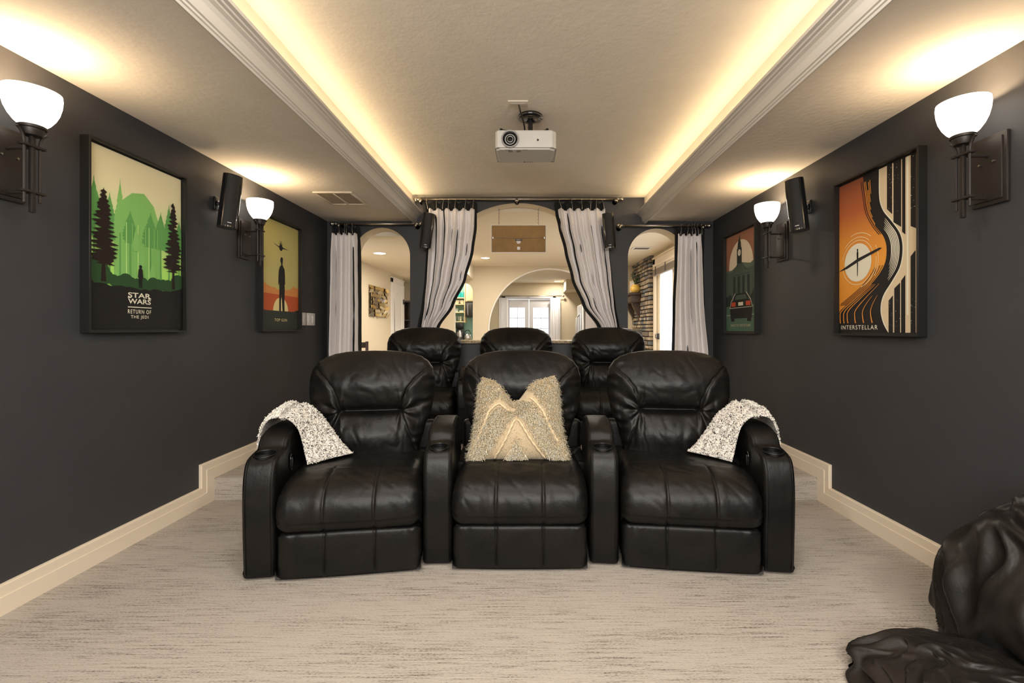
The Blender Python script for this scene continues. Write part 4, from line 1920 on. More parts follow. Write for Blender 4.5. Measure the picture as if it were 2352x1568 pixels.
g.o('seam_line', mat('grey_groove', (.16, .15, .14), .6), bd)
lx, lz = -.097, (zt + zb) / 2 + .002
g = G()
g.lathe([(.054, yf + .02), (.055, yf - .012), (.052, yf - .016), (.046, yf - .012), (.045, yf + .01)], 48, (lx, 0, lz), ax='y', caps=False)
ln = g.o('lens_ring', mat('grey_lens_ring', (.30, .29, .28), .35), t, True)
g = G()
g.lathe([(.046, yf - .010), (.041, yf - .011), (.036, yf - .001), (.028, yf + .001), (.027, yf - .004), (.019, yf - .004), (.018, yf + .001), (.012, yf - .004), (.001, yf - .007)], 48, (lx, 0, lz), ax='y', caps=False)
g.o('lens', mat('lens_black', (.003, .003, .004), .3, spec=.25), t, True)
g = G()
g.lathe([(.0185, yf - .0045), (.0185, yf - .006), (.0165, yf - .006), (.0165, yf - .0045)], 32, (lx, 0, lz), ax='y', caps=False)
g.o('lens_glass_ring', M_steel, ln, True)
g = G()
g.lathe([(.007, yf + .001), (.0065, yf - .002), (.001, yf - .002)], 20, (.075, 0, lz - .004), ax='y', caps=False)
g.o('sensor_window', M_gloss, t, True)
g = G()
for k, x in enumerate((-.095, -.045)):
    g.lathe([(.013, zb + .001), (.013, zb - .002), (.009, zb - .002), (.009, zb + .001)], 24, (x, yf + .03, 0), caps=False)
g.o('focus_dial', mat('dark_print_grey', (.10, .09, .08), .5), t, True)
for k, x in enumerate((-.015, .008, .025, .042)):
    g = G()
    g.box(x, x + (.014 if k == 0 else .007), yb - .035, yb - .022, zb - .0008, zb + .001)
    g.o('button_mark', MATS['dark_print_grey'], t)
for (x0_, x1_, y0_) in ((-.13, -.10, yf + .008), (-.02, .012, yf + .008)):
    g = G()
    g.box(x0_, x1_, y0_, y0_ + .006, zb - .0006, zb + .001)
    g.o('label_mark', MATS['dark_print_grey'], t)
# mount
g = G()
g.lathe([(.001, -.0), (.080, -.0), (.082, -.006), (.082, -.016), (.076, -.022), (.05, -.026), (.046, -.028), (.03, -.028), (.028, -.022), (.001, -.022)], 48, (.03, .04, 0), caps=False)
cp = g.o('ceiling_plate', M_gloss, t, True)
g = G()
g.lathe([(.042, -.027), (.042, -.029), (.064, -.025), (.064, -.0235)], 48, (.03, .04, 0), caps=False)
g.o('plate_ring', mat('satin_dark_metal', (.10, .09, .08), .3, metal=.8), cp, True)
g = G()
g.tube([(.03, .04, -.02), (.03, .04, zt + .02)], .016, 16)
g.rbox(-.005, .065, .0, .08, zt + .006, zt + .032, .004)
g.o('mount_post', M_blackp, t)
for sx, x1 in ((-1, -.155), (1, .135)):
    for y1 in (-.085, .09):
        g = G()
        g.tube([(.03 + sx * .02, .04, zt + .018), (lerp(.03, x1, .5), lerp(.04, y1, .5), zt + .022), (x1, y1, zt + .018)], .006, 6)
        g.tube([(x1, y1, zt + .024), (x1, y1, zt - .002)], .009, 10)
        g.o('mount_arm', M_blackp, t)
g = G()
g.tube(chaikin([(-.045, -.135, -.002), (-.035, -.12, -.04), (-.018, -.07, -.07), (-.005, -.02, -.11), (-.01, .03, zt + .02)], 3, False), .0055, 8)
g.o('power_cable', M_blackp, t, True)
t = thing('ceiling_outlet', 'small white outlet plate on the tray ceiling above the projector', 'outlet', (-.060, 2.885, ZT))
g = G()
g.rbox(-.062, .062, -.038, .038, -.008, 0, .002)
o1 = g.o('cover_plate', mat('ceiling_tone_plate', (.62, .57, .49), .4), t)
g = G()
g.rbox(-.045, .045, -.016, .016, -.010, -.007, .002)
g.o('socket', mat('ceiling_tone_socket', (.54, .49, .42), .4), t)

# ceiling register on the left soffit
t = thing('air_vent', 'cream rectangular return air vent on the left soffit', 'vent', (-1.63, 4.07, ZS))
g = G()
for bx in ((-.165, .165, -.19, -.165), (-.165, .165, .165, .19), (-.165, -.14, -.165, .165), (.14, .165, -.165, .165), (-.008, .008, -.165, .165)):
    g.rbox(bx[0], bx[1], bx[2], bx[3], -.012, 0, .002)
g.o('frame', M_trim, t)
for sx in (-1, 1):
    g = G()
    g.box(min(sx * .009, sx * .139), max(sx * .009, sx * .139), -.164, .164, -.003, 0)
    p = g.o('grille_back', mat('vent_shadow', (.52, .47, .39), .7), t)
    g = G()
    for k in range(26):
        y = -.160 + k * .0126
        g.prism([(y, -.009), (y + .008, -.003), (y + .0095, -.003), (y + .0015, -.009)], min(sx * .009, sx * .139), max(sx * .009, sx * .139))
    g.o('louvres', M_trim, p, kind='stuff')

# light switches on the left wall
for (y0_, y1_, lb, n_) in ((4.385, 4.465, 'narrow white wall switch plate left of the wider one', 1), (4.485, 4.655, 'wide white double rocker switch plate beside the curtain', 2)):
    t = thing('light_switch', lb, 'light switch', (XL, (y0_ + y1_) / 2, 1.248), R(90), 'white switch plates on the left wall')
    w = (y1_ - y0_) / 2
    g = G()
    g.rbox(-w, w, -.006, 0, -.06, .06, .002)
    g.o('cover_plate', M_white, t)
    for k in range(n_):
        cx = 0 if n_ == 1 else (-.04 + .08 * k)
        g = G()
        g.rbox(cx - .018, cx + .018, -.010, -.005, -.034, .034, .0015)
        g.o('rocker', M_white, t)

# fixtures for the added fill lamps, all out of view
LB = ['added fill lamp in the left soffit behind the viewer', 'added fill lamp in the right soffit behind the viewer', 'added fill lamp in the tray ceiling, left of the pair behind the viewer', 'added fill lamp in the tray ceiling, right of the pair behind the viewer']


def canlight(label, x, y, z, r=.09, grp=None):
    t = thing('recessed_light', label, 'ceiling light', (x, y, z), 0, grp)
    g = G()
    g.lathe([(r, -.006), (r + .012, -.004), (r + .014, 0), (r, 0)], 40, (0, 0, 0), caps=False)
    g.o('trim_ring', M_white, t, True)
    g = G()
    g.lathe([(r, -.004), (.001, -.0045)], 40, (0, 0, 0), caps=False)
    g.o('lens', M_lamp, t, True)


LB += ['added fill lamp in the tray ceiling above the viewer, left', 'added fill lamp in the tray ceiling above the viewer, right']
for l_, (x, y, z) in zip(LB, FILL_DOWN):
    canlight(l_, x, y, z, .15, 'recessed lamps')

# ------------------------------------------------------------ sign hanging in the central arch, seen from behind
yS = 5.05
sS = F / yS
xa, xb = (1128 - 1212) / sS, (1254.5 - 1212) / sS
za, zb_ = CAMH + (756 - 580.5) / sS, CAMH + (756 - 516.5) / sS
cx, cz = (xa + xb) / 2, (za + zb_) / 2
w, h = (xb - xa) / 2, (zb_ - za) / 2
t = thing('hanging_sign', 'brown cardboard back of a framed sign hanging in the central arch', 'sign', (cx, yS, cz))
g = G()
g.box(-w + .006, w - .006, -.006, .004, -h + .006, h - .006)
g.o('backing', M_card, t)
for nm, bx in (('frame_rail', (-w, w, -.008, .014, h - .006, h)), ('frame_rail', (-w, w, -.008, .014, -h, -h + .006)), ('frame_rail', (-w, -w + .006, -.008, .014, -h + .006, h - .006)), ('frame_rail', (w - .006, w, -.008, .014, -h + .006, h - .006))):
    g = G()
    g.box(*bx)
    g.o(nm, M_white, t)
g = G()
g.tube([(-w + .025, -.010, .012), (-.0, -.012, .002), (w - .022, -.010, .012)], .0012, 5)
g.o('hanging_wire', M_steel, t)
for x in (-w + .02, w - .02):
    g = G()
    g.rbox(x - .005, x + .005, -.012, -.005, .0, .028, .002)
    g.o('wire_hook', M_steel, t)
g = G()
g.box(-.038, .038, -.0075, -.006, -.022, -.004)
lb_ = g.o('black_label', M_blackp, t)
g = G()
g.tube([(-.026, -.009, -.013), (-.018, -.009, -.009), (-.010, -.009, -.014), (0, -.009, -.010), (.01, -.009, -.013), (.022, -.009, -.010)], .0018, 5)
g.o('label_script', M_white, lb_)
g = G()
g.box(-.022, .022, -.0075, -.006, -.040, -.026)
g.box(-.016, .016, -.0075, -.006, -.052, -.042)
g.o('white_label', M_white, t)
g = G()
g.box(-.016, .016, -.0075, -.006, -.118, -.086)
g.o('white_sticker', M_white, t)
for x in (-w + .085, w - .085):
    X = cx + x
    ztop = 1.54 + math.sqrt(.95 ** 2 - (X + .10) ** 2) - cz
    n_ = int((ztop - h) / .016)
    g = G()
    for k in range(n_):
        zc = h + .008 + k * (ztop - h) / n_
        g.tube([((.0045 * math.cos(2 * PI * i / 10)) * (k % 2) + x, (.0045 * math.cos(2 * PI * i / 10)) * (1 - k % 2), zc + .010 * math.sin(2 * PI * i / 10)) for i in range(10)], .0013, 4, closed=True)
    g.o('chain', mat('dark_chain_metal', (.08, .07, .06), .4, metal=.8), t, True, kind='stuff')

# granite ledge in the central arch
t = G()
t.rbox(-1.045, .845, YB - .045, YB + .24, 1.0, 1.032, .006)
o = t.o('granite_ledge', None or mat('speckled_granite', (.36, .29, .19), .2, var=(70, .75, ONE)))
tag(o, 'speckled tan granite ledge on the wall under the central arch', 'countertop')
# ------------------------------------------------------------ rooms beyond the arches
Y2 = 9.59
Y3 = 13.13
ZC, ZL = 2.45, 2.18
YI = YB + .2
XLW, XRW = -2.52, 2.22
g = G()
g.box(-4.2, XRW + .12, YI, Y2, -.1, 0)
g.box(-4.2, 2.46, Y2, Y3 + .15, -.1, 0)
struct(g, 'floor_living_room', M_floorfar)
M_fceil = mat('far_ceiling_paint', (.74, .68, .56), .9, spec=.1, bump=(22, .15, ONE))
g = G()
g.box(-1.12, XRW + .1, YI, Y2, ZC, 2.8)
g.box(-4.2, 2.46, Y2, Y3 + .2, ZC, 2.8)
g.box(-4.2, -1.12, YI, Y2, ZL, 2.8)
struct(g, 'ceiling_living_room', M_fceil)
g = G()
g.box(XLW - .12, XLW, YI, 9.42, 0, ZL)
struct(g, 'wall_living_left', M_cream)
arch_wall('wall_kitchen', -2.25, 2.22, 0, ZC, [(-1.32, .19, 1.92, .92), (.45, 1.25, 1.145, 0)], Y2, .16, [M_cream, mat('arch_edge_white', (.85, .82, .74), .5)])
g = G()
g.tube([(.45 - 1.25 * math.cos(PI * k / 60), Y2 - .004, 1.145 + 1.25 * math.sin(PI * k / 60)) for k in range(61)], .016, 8)
g.tube([(.45 - 1.25, Y2 - .004, 0), (.45 - 1.25, Y2 - .004, 1.145)], .016, 8)
g.tube([(.45 + 1.25, Y2 - .004, 0), (.45 + 1.25, Y2 - .004, 1.145)], .016, 8)
struct(g, 'trim_4', M_white)
arch_wall('wall_far', -4.2, 2.46, 0, ZC, [(.04, .665, 2.0, 0, 'rect')], Y3, .15, [M_cream, M_white])
g = G()
g.box(-4.3, -4.2, YI, Y3, 0, ZC)
struct(g, 'wall_far_left', M_cream)
g = G()
g.box(2.36, 2.46, Y2, Y3, 0, ZC)
struct(g, 'wall_far_right', M_cream)
g = G()
g.box(1.0, 2.36, 12.1, Y3, 2.18, ZC)
struct(g, 'trim_3', M_cream)

FL = ['round ceiling light seen through the left arch', 'round ceiling light seen below the hanging sign', 'added unseen light of the living room ceiling near its right side', 'added unseen light of the living room ceiling before the round arch', 'added unseen light of the living room ceiling behind the left tied curtain', 'round ceiling light seen through the far round arch', 'added light of the far room hidden behind the arch wall', 'added unseen light in the low ceiling near the panelled door', 'added unseen light over the kitchen shelves']
for l_, (x, y, z) in zip(FL, FARL):
    canlight(l_, x, y, z, .075, 'recessed lamps')

# right wall of the living room with the sliding door opening
g = G()
g.box(XRW, XRW + .12, YI, 5.6, 0, ZC)
g.box(XRW, XRW + .12, 5.6, 8.02, 2.27, ZC)
g.box(XRW, XRW + .12, 8.02, 8.2, 0, ZC)
struct(g, 'wall_living_right', M_cream)
d = thing('door_1', None, None, (XRW, 6.8, 0))
d['kind'] = 'structure'
for nm, bx in (('casing', (-.03, .0, 1.22, 1.33, 0, 2.36)), ('casing', (-.03, .0, -1.31, -1.2, 0, 2.36)), ('casing', (-.03, .0, -1.31, 1.33, 2.25, 2.36)), ('casing_cap', (-.05, .0, -1.33, 1.35, 2.36, 2.385)),
               ('stile', (.02, .07, 1.10, 1.21, 0, 2.25)), ('stile', (.02, .07, .32, .42, 0, 2.25)), ('stile', (.06, .11, .20, .31, 0, 2.25)), ('stile', (.02, .07, -1.2, -1.1, 0, 2.25)), ('rail', (.02, .07, -1.2, 1.21, 0, .10)), ('rail', (.02, .07, -1.2, 1.21, 2.18, 2.25))):
    g = G()
    g.rbox(*bx, .004, 1)
    g.o(nm, mat('door_cream_paint', (.80, .72, .58), .4), d)
for y0_, y1_ in ((.42, 1.10), (-1.1, .2)):
    g = G()
    g.box(.045, .050, y0_, y1_, .1, 2.18)
    g.o('glass_pane', M_glass, d)
g = G()
g.rbox(-.02, .03, 1.13, 1.16, .98, 1.08, .005)
g.tube([(-.015, 1.145, 1.0), (-.04, 1.145, 1.0), (-.04, 1.145, 1.07)], .006, 6)
g.o('door_handle', M_blackp, d)
# woven wood blind
t = thing('window_blind', 'raised woven wood blind at the top of the sliding door', 'blind', (XRW - .03, 6.8, 2.25))
g = G()
g.rbox(-.05, .0, -1.18, 1.18, -.05, 0, .004)
g.o('head_rail', M_trim, t)
for k in range(9):
    g = G()
    z = -.06 - k * .016
    g.box(-.05, -.005, -1.17, 1.17, z - .010, z)
    g.o('slat', mat('blind_brown', (.26, .20, .15), .6) if k > 1 else M_trim, t)
for y in (-.8, -.2, .45, 1.0):
    g = G()
    g.rbox(-.056, -.050, y - .02, y + .02, -.19, -.05, .002)
    g.o('ladder_tape', M_black, t)

# stone chimney wall with individual stones
fp = thing('fireplace', 'stacked stone fireplace wall with dark wooden mantel', 'fireplace', (XRW, 8.2, 0))
g = G()
g.box(.0, .13, .0, 1.38, 0, ZC)
g.o('mortar_bed', mat('grey_mortar', (.14, .12, .10), .9), fp)
stm = [mat('stone_grey_brown', (.17, .14, .11), .75, var=(8, .4, ONE)), mat('stone_tan', (.30, .24, .17), .75, var=(8, .4, ONE)), mat('stone_slate', (.13, .14, .15), .7, var=(8, .4, ONE)), mat('stone_cream', (.40, .33, .24), .7, var=(8, .3, ONE))]
protos = []
for k in range(6):
    g = G()
    g.rbox(-.5, .5, -.5, .5, -.5, .5, .09, 1)
    g.v = [(v[0] + rnd.uniform(-.05, .05), v[1] + rnd.uniform(-.02, .02), v[2] + rnd.uniform(-.05, .05)) for v in g.v]
    protos.append([make('stone', g.v, g.f, m_, None, False).data for m_ in stm])
    for o in [o for o in bpy.data.objects if o.name.startswith('stone') and o.parent is None and o.type == 'MESH']:
        bpy.data.objects.remove(o)
z = .80
cnt = 0
while z < 2.41 and cnt < 290:
    h_ = rnd.uniform(.06, .10)
    h_ = min(h_, ZC - z)
    y = .0
    while y < 1.34 and cnt < 290:
        L_ = min(rnd.uniform(.09, .22), 1.38 - y)
        o = bpy.data.objects.new('stone', rnd.choice(rnd.choice(protos)))
        col.objects.link(o)
        o.parent = fp
        o.location = (-.02 - rnd.uniform(0, .02), y + L_ / 2, z + h_ / 2)
        o.scale = (.09, L_ - .018, h_ - .016)
        y += L_
        cnt += 1
    # the near end of the chimney too
    if cnt < 290:
        pass
    z += h_
g = G()
g.rbox(-.26, .0, .62, 1.36, 1.66, 1.80, .006)
g.rbox(-.30, .0, .58, 1.38, 1.80, 1.845, .006)
g.o('mantel', M_wood, fp)
g = G()
for y in (.75, 1.25):
    g = G()
    g.prism([(-.02, 1.66), (-.22, 1.66), (-.21, 1.60), (-.16, 1.50), (-.10, 1.40), (-.08, 1.30), (-.02, 1.30)], y - .05, y + .05, 'y')
    g.o('corbel', M_wood, fp)
# things on the mantel
t = thing('potted_plant', 'leafy plant in a round yellow pot on the mantel', 'plant', (XRW - .15, 8.95, 1.845))
g = G()
g.lathe([(.04, 0), (.075, .02), (.095, .06), (.095, .10), (.075, .135), (.068, .15), (.076, .16), (.068, .16), (.06, .14), (.001, .13)], 28, (0, 0, 0), caps=False)
g.o('pot', M_yellow, t, True)
g = G()
for k in range(150):
    a, b = rnd.uniform(0, 2 * PI), rnd.uniform(0, 1)
    r_ = .02 + .15 * b * rnd.random()
    c = Vector((r_ * math.cos(a), r_ * math.sin(a) * 1.0, .16 + rnd.uniform(.02, .30) * (1 - .4 * b)))
    d1 = Vector((math.cos(a), math.sin(a), rnd.uniform(-.2, .9))).normalized() * .035
    s = d1.cross(Vector((0, 0, 1))).normalized() * .013
    g.add([c, c + d1 * .5 + s, c + d1, c + d1 * .5 - s], [(0, 1, 2, 3)])
g.o('foliage', M_green, t, False, kind='stuff')
g = G()
for k in range(9):
    a = k * .7
    g.tube([(0, 0, .12), (.04 * math.cos(a), .04 * math.sin(a), .25), (.08 * math.cos(a), .08 * math.sin(a), .36)], .003, 5)
g.o('stems', M_green, t, kind='stuff')
t = thing('picture_frame', 'pale gold picture frame on the mantel behind the plant', 'picture frame', (XRW - .12, 9.32, 1.845), R(-70))
g = G()
for bx in ((-.11, -.09, -.01, .01, 0, .30), (.09, .11, -.01, .01, 0, .30), (-.09, .09, -.01, .01, 0, .02), (-.09, .09, -.01, .01, .28, .30)):
    g.rbox(*bx, .002, 1)
g.o('frame', mat('pale_gold', (.70, .52, .24), .35, metal=.4), t)
g = G()
g.box(-.09, .09, -.003, .003, .02, .28)
g.o('print', M_white, t)
# firebox screen below
g = G()
g.rbox(XRW - .09, XRW - .05, 8.75, 9.5, .35, 1.15, .01)
o = g.o('fireplace_screen', mat('dark_grey_steel', (.06, .06, .065), .3, metal=.5))
tag(o, 'dark metal fireplace insert under the mantel', 'fireplace insert')

# vent on the living room ceiling
t = thing('air_vent', 'small white air vent on the ceiling seen through the right arch', 'vent', (1.82, 7.45, ZC))
g = G()
for bx in ((-.15, .15, -.12, -.09), (-.15, .15, .09, .12), (-.15, -.12, -.09, .09), (.12, .15, -.09, .09)):
    g.rbox(bx[0], bx[1], bx[2], bx[3], -.012, 0, .002)
g.o('frame', M_white, t)
g = G()
g.box(-.12, .12, -.09, .09, -.002, 0)
p = g.o('back', mat('vent_dark', (.30, .26, .22), .7), t)
for k in range(6):
    g = G()
    y = -.08 + k * .03
    g.prism([(y, -.010), (y + .014, -.003), (y + .016, -.003), (y + .002, -.010)], -.12, .12)
    g.o('louvre', M_white, p)

# tilted mirror tiles on the left living room wall
t = thing('mirror_art', 'gold toned wall art of tilted mirror tiles', 'wall art', (XLW, 7.85, 1.61), R(90))
g = G()
g.box(-.47, .47, -.01, 0, -.25, .25)
g.o('backing', mat('bronze_backing', (.10, .07, .04), .5), t)
mm = [mat('mirror_tile', (.86, .84, .76), .06, metal=1), mat('gold_mirror_tile', (.80, .64, .34), .10, metal=1), mat('smoked_mirror_tile', (.62, .54, .40), .12, metal=1)]
for r_ in range(8):
    for c_ in range(9):
        g = G()
        x, z = -.42 + c_ * .105, -.22 + r_ * .0625
        Mx = Matrix.Translation((x, -.03, z)) @ Euler((R(rnd.choice((-13, 11))), R(rnd.uniform(-3, 3)), R(rnd.choice((-16, 14))))).to_matrix().to_4x4()
        s = .022 * (1 if (r_ + c_) % 2 else -1)
        pl = [(-.048 + s, -.029), (.048 + s, -.029), (.048 - s, .029), (-.048 - s, .029)]
        g.prism(pl, -.003, .003, 'y')
        g.v = [tuple(Mx @ Vector(v)) for v in g.v]
        g.o('mirror_tile', rnd.choice(mm), t, False)

# panelled door on the left living room wall
d = thing('door_2', None, None, (XLW, 9.02, 0), R(90))
d['kind'] = 'structure'
M_door = mat('white_door_paint', (.78, .77, .76), .4)
for nm, bx in (('casing', (-.46, -.37, -.025, 0, 0, 2.10)), ('casing', (.37, .46 - .06, -.025, 0, 0, 2.10)), ('casing', (-.46, .40, -.025, 0, 2.02, 2.10)), ('casing_cap', (-.47, .40, -.035, 0, 2.10, 2.12)), ('slab', (-.37, .37, -.012, 0, .01, 2.02))):
    g = G()
    g.rbox(*bx, .003, 1)
    g.o(nm, M_door, d)
ap = [(-.25, 1.0), (.25, 1.0), (.25, 1.72)] + [(.25 * math.cos(PI * k / 12), 1.72 + .12 * math.sin(PI * k / 12)) for k in range(1, 12)] + [(-.25, 1.72)]
g = G()
g.tube([(x, -.013, z) for x, z in ap], .012, 6, closed=True)
g.o('panel_moulding', M_door, d)
g = G()
g.tube([(x, -.013, z) for x, z in ((-.25, .2), (.25, .2), (.25, .85), (-.25, .85))], .012, 6, closed=True)
g.o('panel_moulding', M_door, d)
g = G()
for zh in (.3, 1.0, 1.7):
    g.rbox(.355, .385, -.03, -.01, zh - .05, zh + .05, .003)
g.o('hinges', M_black, d)
g = G()
g.lathe([(.03, -.02), (.03, -.012), (.012, -.05), (.028, -.06), (.028, -.08), (.001, -.085)], 20, (-.31, 0, .95), ax='y', caps=False)
g.o('door_knob', M_black, d, True)

# dining chair
t = thing('dining_chair', 'dark wooden ladder-back dining chair behind the left arch', 'chair', (-2.24, 5.9, 0), R(200))
for x in (-.19, .19):
    g = G()
    g.rbox(x - .018, x + .018, .17, .205, 0, 1.0, .006)
    g.o('leg', M_wood, t)
    g = G()
    g.rbox(x - .018, x + .018, -.20, -.165, 0, .44, .006)
    g.o('leg', M_wood, t)
g = G()
g.rbox(-.22, .22, -.22, .21, .44, .475, .01)
g.o('seat', M_wood, t)
for z in (.62, .76, .92):
    g = G()
    g.rbox(-.175, .175, .178, .197, z, z + (.07 if z > .9 else .04), .006)
    g.o('back_rail', M_wood, t)
# dark bookcase past the end of the wall
t = thing('bookcase', 'dark wooden bookcase at the end of the passage behind the left arch', 'bookcase', (-2.60, 10.6, 0))
for bx, nm in (((-.20, -.17, -.15, .15, 0, 1.75), 'side_panel'), ((.17, .20, -.15, .15, 0, 1.75), 'side_panel'), ((-.17, .17, .13, .15, .05, 1.75), 'back_panel'), ((-.22, .22, -.17, .16, 1.75, 1.79), 'top')):
    g = G()
    g.rbox(*bx, .003, 1)
    g.o(nm, M_wood, t)
for z in (.08, .5, .92, 1.34):
    g = G()
    g.rbox(-.17, .17, -.14, .13, z, z + .025, .002, 1)
    g.o('shelf', M_wood, t)

# kitchen shelves through the small arch
YK = 10.75
t = thing('shelf_unit', 'cream open kitchen shelves seen through the small arch', 'shelf', (-1.60, YK, 0))
M_shelf = mat('cream_shelf', (.80, .66, .38), .5)
g = G()
g.box(-.40, .50, .18, .20, .93, 2.3)
g.o('back_panel', mat('teal_backsplash', (.30, .55, .45), .4), t)
for k, z in enumerate((1.33, 1.545, 1.73, 1.875)):
    g = G()
    g.rbox(-.25, .155, -.14, .18, z - .02, z, .004)
    g.o('shelf', M_shelf, t)
g = G()
g.rbox(.155, .175, -.14, .18, 1.30, 2.25, .003)
g.o('side_panel', M_shelf, t)


def vessel(name, label, cat, prof, loc, m, grp=None, n=20):
    g = G()
    g.lathe(prof, n, (0, 0, 0), caps=False)
    o = g.o(name, m, None, True)
    o.location = loc
    tag(o, label, cat, grp)
    return o


M_tg = mat('teal_glass', (.02, .30, .30), .15)
M_cl = mat('clear_glassware', (.75, .85, .82), .08, alpha=.45)
M_por = mat('white_porcelain', (.80, .80, .78), .25)
xs0 = -1.60
for k, (dx, c_) in enumerate(((-.17, M_por), (-.06, M_cl), (.03, M_tg), (.10, M_tg))):
    nm = ['white canister left on the top kitchen shelf', 'grey glass jar on the top kitchen shelf', 'teal glass jar in the middle of the top kitchen shelf', 'rightmost teal glass jar on the top kitchen shelf'][k]
    vessel('jar', nm, 'jar', [(.001, 0), (.04, 0), (.045, .02), (.045, .10), (.035, .125), (.033, .13), (.001, .13)], (xs0 + dx, YK, 1.875), c_, 'jars on the top kitchen shelf')
for k, dx in enumerate((-.15, -.03, .09)):
    vessel('bowl', ['white mixing bowl left on the second kitchen shelf', 'white bowl stack middle of the second kitchen shelf', 'white bowl right on the second kitchen shelf'][k], 'bowl',
           [(.001, 0), (.03, 0), (.055, .04), (.065, .09), (.062, .09), (.05, .04), (.001, .015)], (xs0 + dx, YK, 1.73), M_por, 'bowls on the second kitchen shelf')
for k, (dx, dz) in enumerate(((-.10, 0), (-.10, .045), (.08, 0))):
    g = G()
    g.rbox(-.10 if k < 2 else -.05, .10 if k < 2 else .05, -.07, .07, 0, .04, .008)
    o = g.o('baking_dish', M_cl)
    o.location = (xs0 + dx, YK, 1.545 + dz)
    tag(o, ['lower glass baking dish on the third kitchen shelf', 'upper glass baking dish stacked on another', 'small glass dish right on the third kitchen shelf'][k], 'dish', 'glass dishes on the third kitchen shelf')
for k in range(6):
    vessel('drinking_glass', ['leftmost drinking glass on the lowest kitchen shelf', 'second drinking glass from the left, lowest kitchen shelf', 'third drinking glass from the left, lowest kitchen shelf', 'fourth drinking glass from the left, lowest kitchen shelf', 'fifth drinking glass from the left, lowest kitchen shelf', 'rightmost drinking glass on the lowest kitchen shelf'][k],
           'glass', [(.001, 0), (.022, 0), (.030, .12), (.028, .12), (.02, .01), (.001, .008)], (xs0 - .19 + k * .062, YK + (.05 if k % 2 else -.04), 1.33), M_cl, 'glasses on the lowest kitchen shelf', 14)
# cabinet, microwave, counter
t = thing('wall_cabinet', 'cream kitchen wall cabinet over the microwave', 'cabinet', (-1.17, YK, 1.78))
g = G()
g.rbox(-.24, .3, -.16, .18, 0, .6, .004)
g.o('body', M_shelf, t)
g = G()
g.rbox(-.22, .05, -.18, -.16, .02, .58, .006)
dd = g.o('door', M_shelf, t)
g = G()
g.tube([(.01, -.18, .12), (.01, -.21, .13), (.01, -.21, .23), (.01, -.18, .24)], .007, 6)
g.o('handle', M_blackp, dd)
t = thing('microwave', 'black microwave under the kitchen cabinet', 'microwave', (-1.17, YK, 1.42))
g = G()
g.rbox(-.24, .3, -.2, .18, 0, .34, .006)
g.o('body', M_gloss, t)
g = G()
g.tube([(-.18, -.2, .05), (-.18, -.23, .06), (-.18, -.23, .28), (-.18, -.2, .29)], .008, 6)
g.o('handle', M_steel, t)
t = thing('kitchen_counter', 'granite kitchen counter under the shelves', 'counter', (-1.4, YK - .05, 0))
g = G()
g.rbox(-.8, .8, -.3, .22, .0, .88, .005)
g.o('cabinet', M_shelf, t)
g = G()
g.rbox(-.82, .82, -.33, .22, .88, .915, .005)
g.o('worktop', MATS['speckled_granite'], t)
t = thing('coffee_maker', 'black and steel coffee maker on the kitchen counter', 'coffee maker', (-1.545, YK - .12, .915))
g = G()
g.rbox(-.085, .085, -.10, .10, 0, .035, .006)
g.rbox(-.085, .085, .03, .10, .03, .30, .006)
g.rbox(-.085, .085, -.10, .10, .26, .38, .01)
g.o('body', M_blackp, t)
g = G()
g.lathe([(.001, .036), (.055, .036), (.062, .07), (.058, .16), (.035, .20), (.035, .22), (.001, .225)], 24, (0, -.03, 0), caps=False)
g.o('carafe', M_steel, t, True)
g = G()
g.tube([(.05, -.03, .19), (.10, -.03, .19), (.10, -.03, .09), (.06, -.03, .08)], .008, 6)
g.o('handle', M_blackp, t)
t = thing('kettle', 'steel kettle with black handle beside the coffee maker', 'kettle', (-1.37, YK - .12, .915))
g = G()
g.lathe([(.001, 0), (.075, 0), (.085, .04), (.07, .11), (.04, .14), (.001, .15)], 24, (0, 0, 0), caps=False)
g.o('body', M_steel, t, True)
g = G()
g.tube([(.07 * math.cos(PI * k / 8), 0, .12 + .10 * math.sin(PI * k / 8)) for k in range(9)], .009, 6)
g.o('handle', M_blackp, t)
t = vessel('jar', 'pale jar left of the coffee maker on the kitchen counter', 'jar', [(.001, 0), (.05, 0), (.055, .10), (.05, .22), (.001, .23)], (-1.72, YK - .1, .915), M_por)

# refrigerator
t = thing('refrigerator', 'stainless refrigerator with curved door handles past the round arch', 'refrigerator', (1.72, 11.45, 0))
g = G()
g.rbox(-.36, .36, -.45, .45, .02, 1.74, .012)
g.o('body', mat('lavender_grey_steel', (.50, .47, .48), .4, metal=.3), t)
for y0_, y1_ in ((-.45, -.005), (.005, .45)):
    g = G()
    g.rbox(-.46, -.36, y0_, y1_, .70, 1.75, .035, 4)
    dd = g.o('door', M_steel, t)
    yh = -.06 if y0_ < -.1 else .06
    g = G()
    g.tube([(-.45, yh, .80), (-.52, yh, .90), (-.53, yh, 1.15), (-.52, yh, 1.42), (-.45, yh, 1.52)], .014, 8)
    g.o('handle', M_steel, dd, True)
g = G()
g.rbox(-.46, -.36, -.45, .45, .06, .68, .03, 3)
g.o('freezer_drawer', M_steel, t)

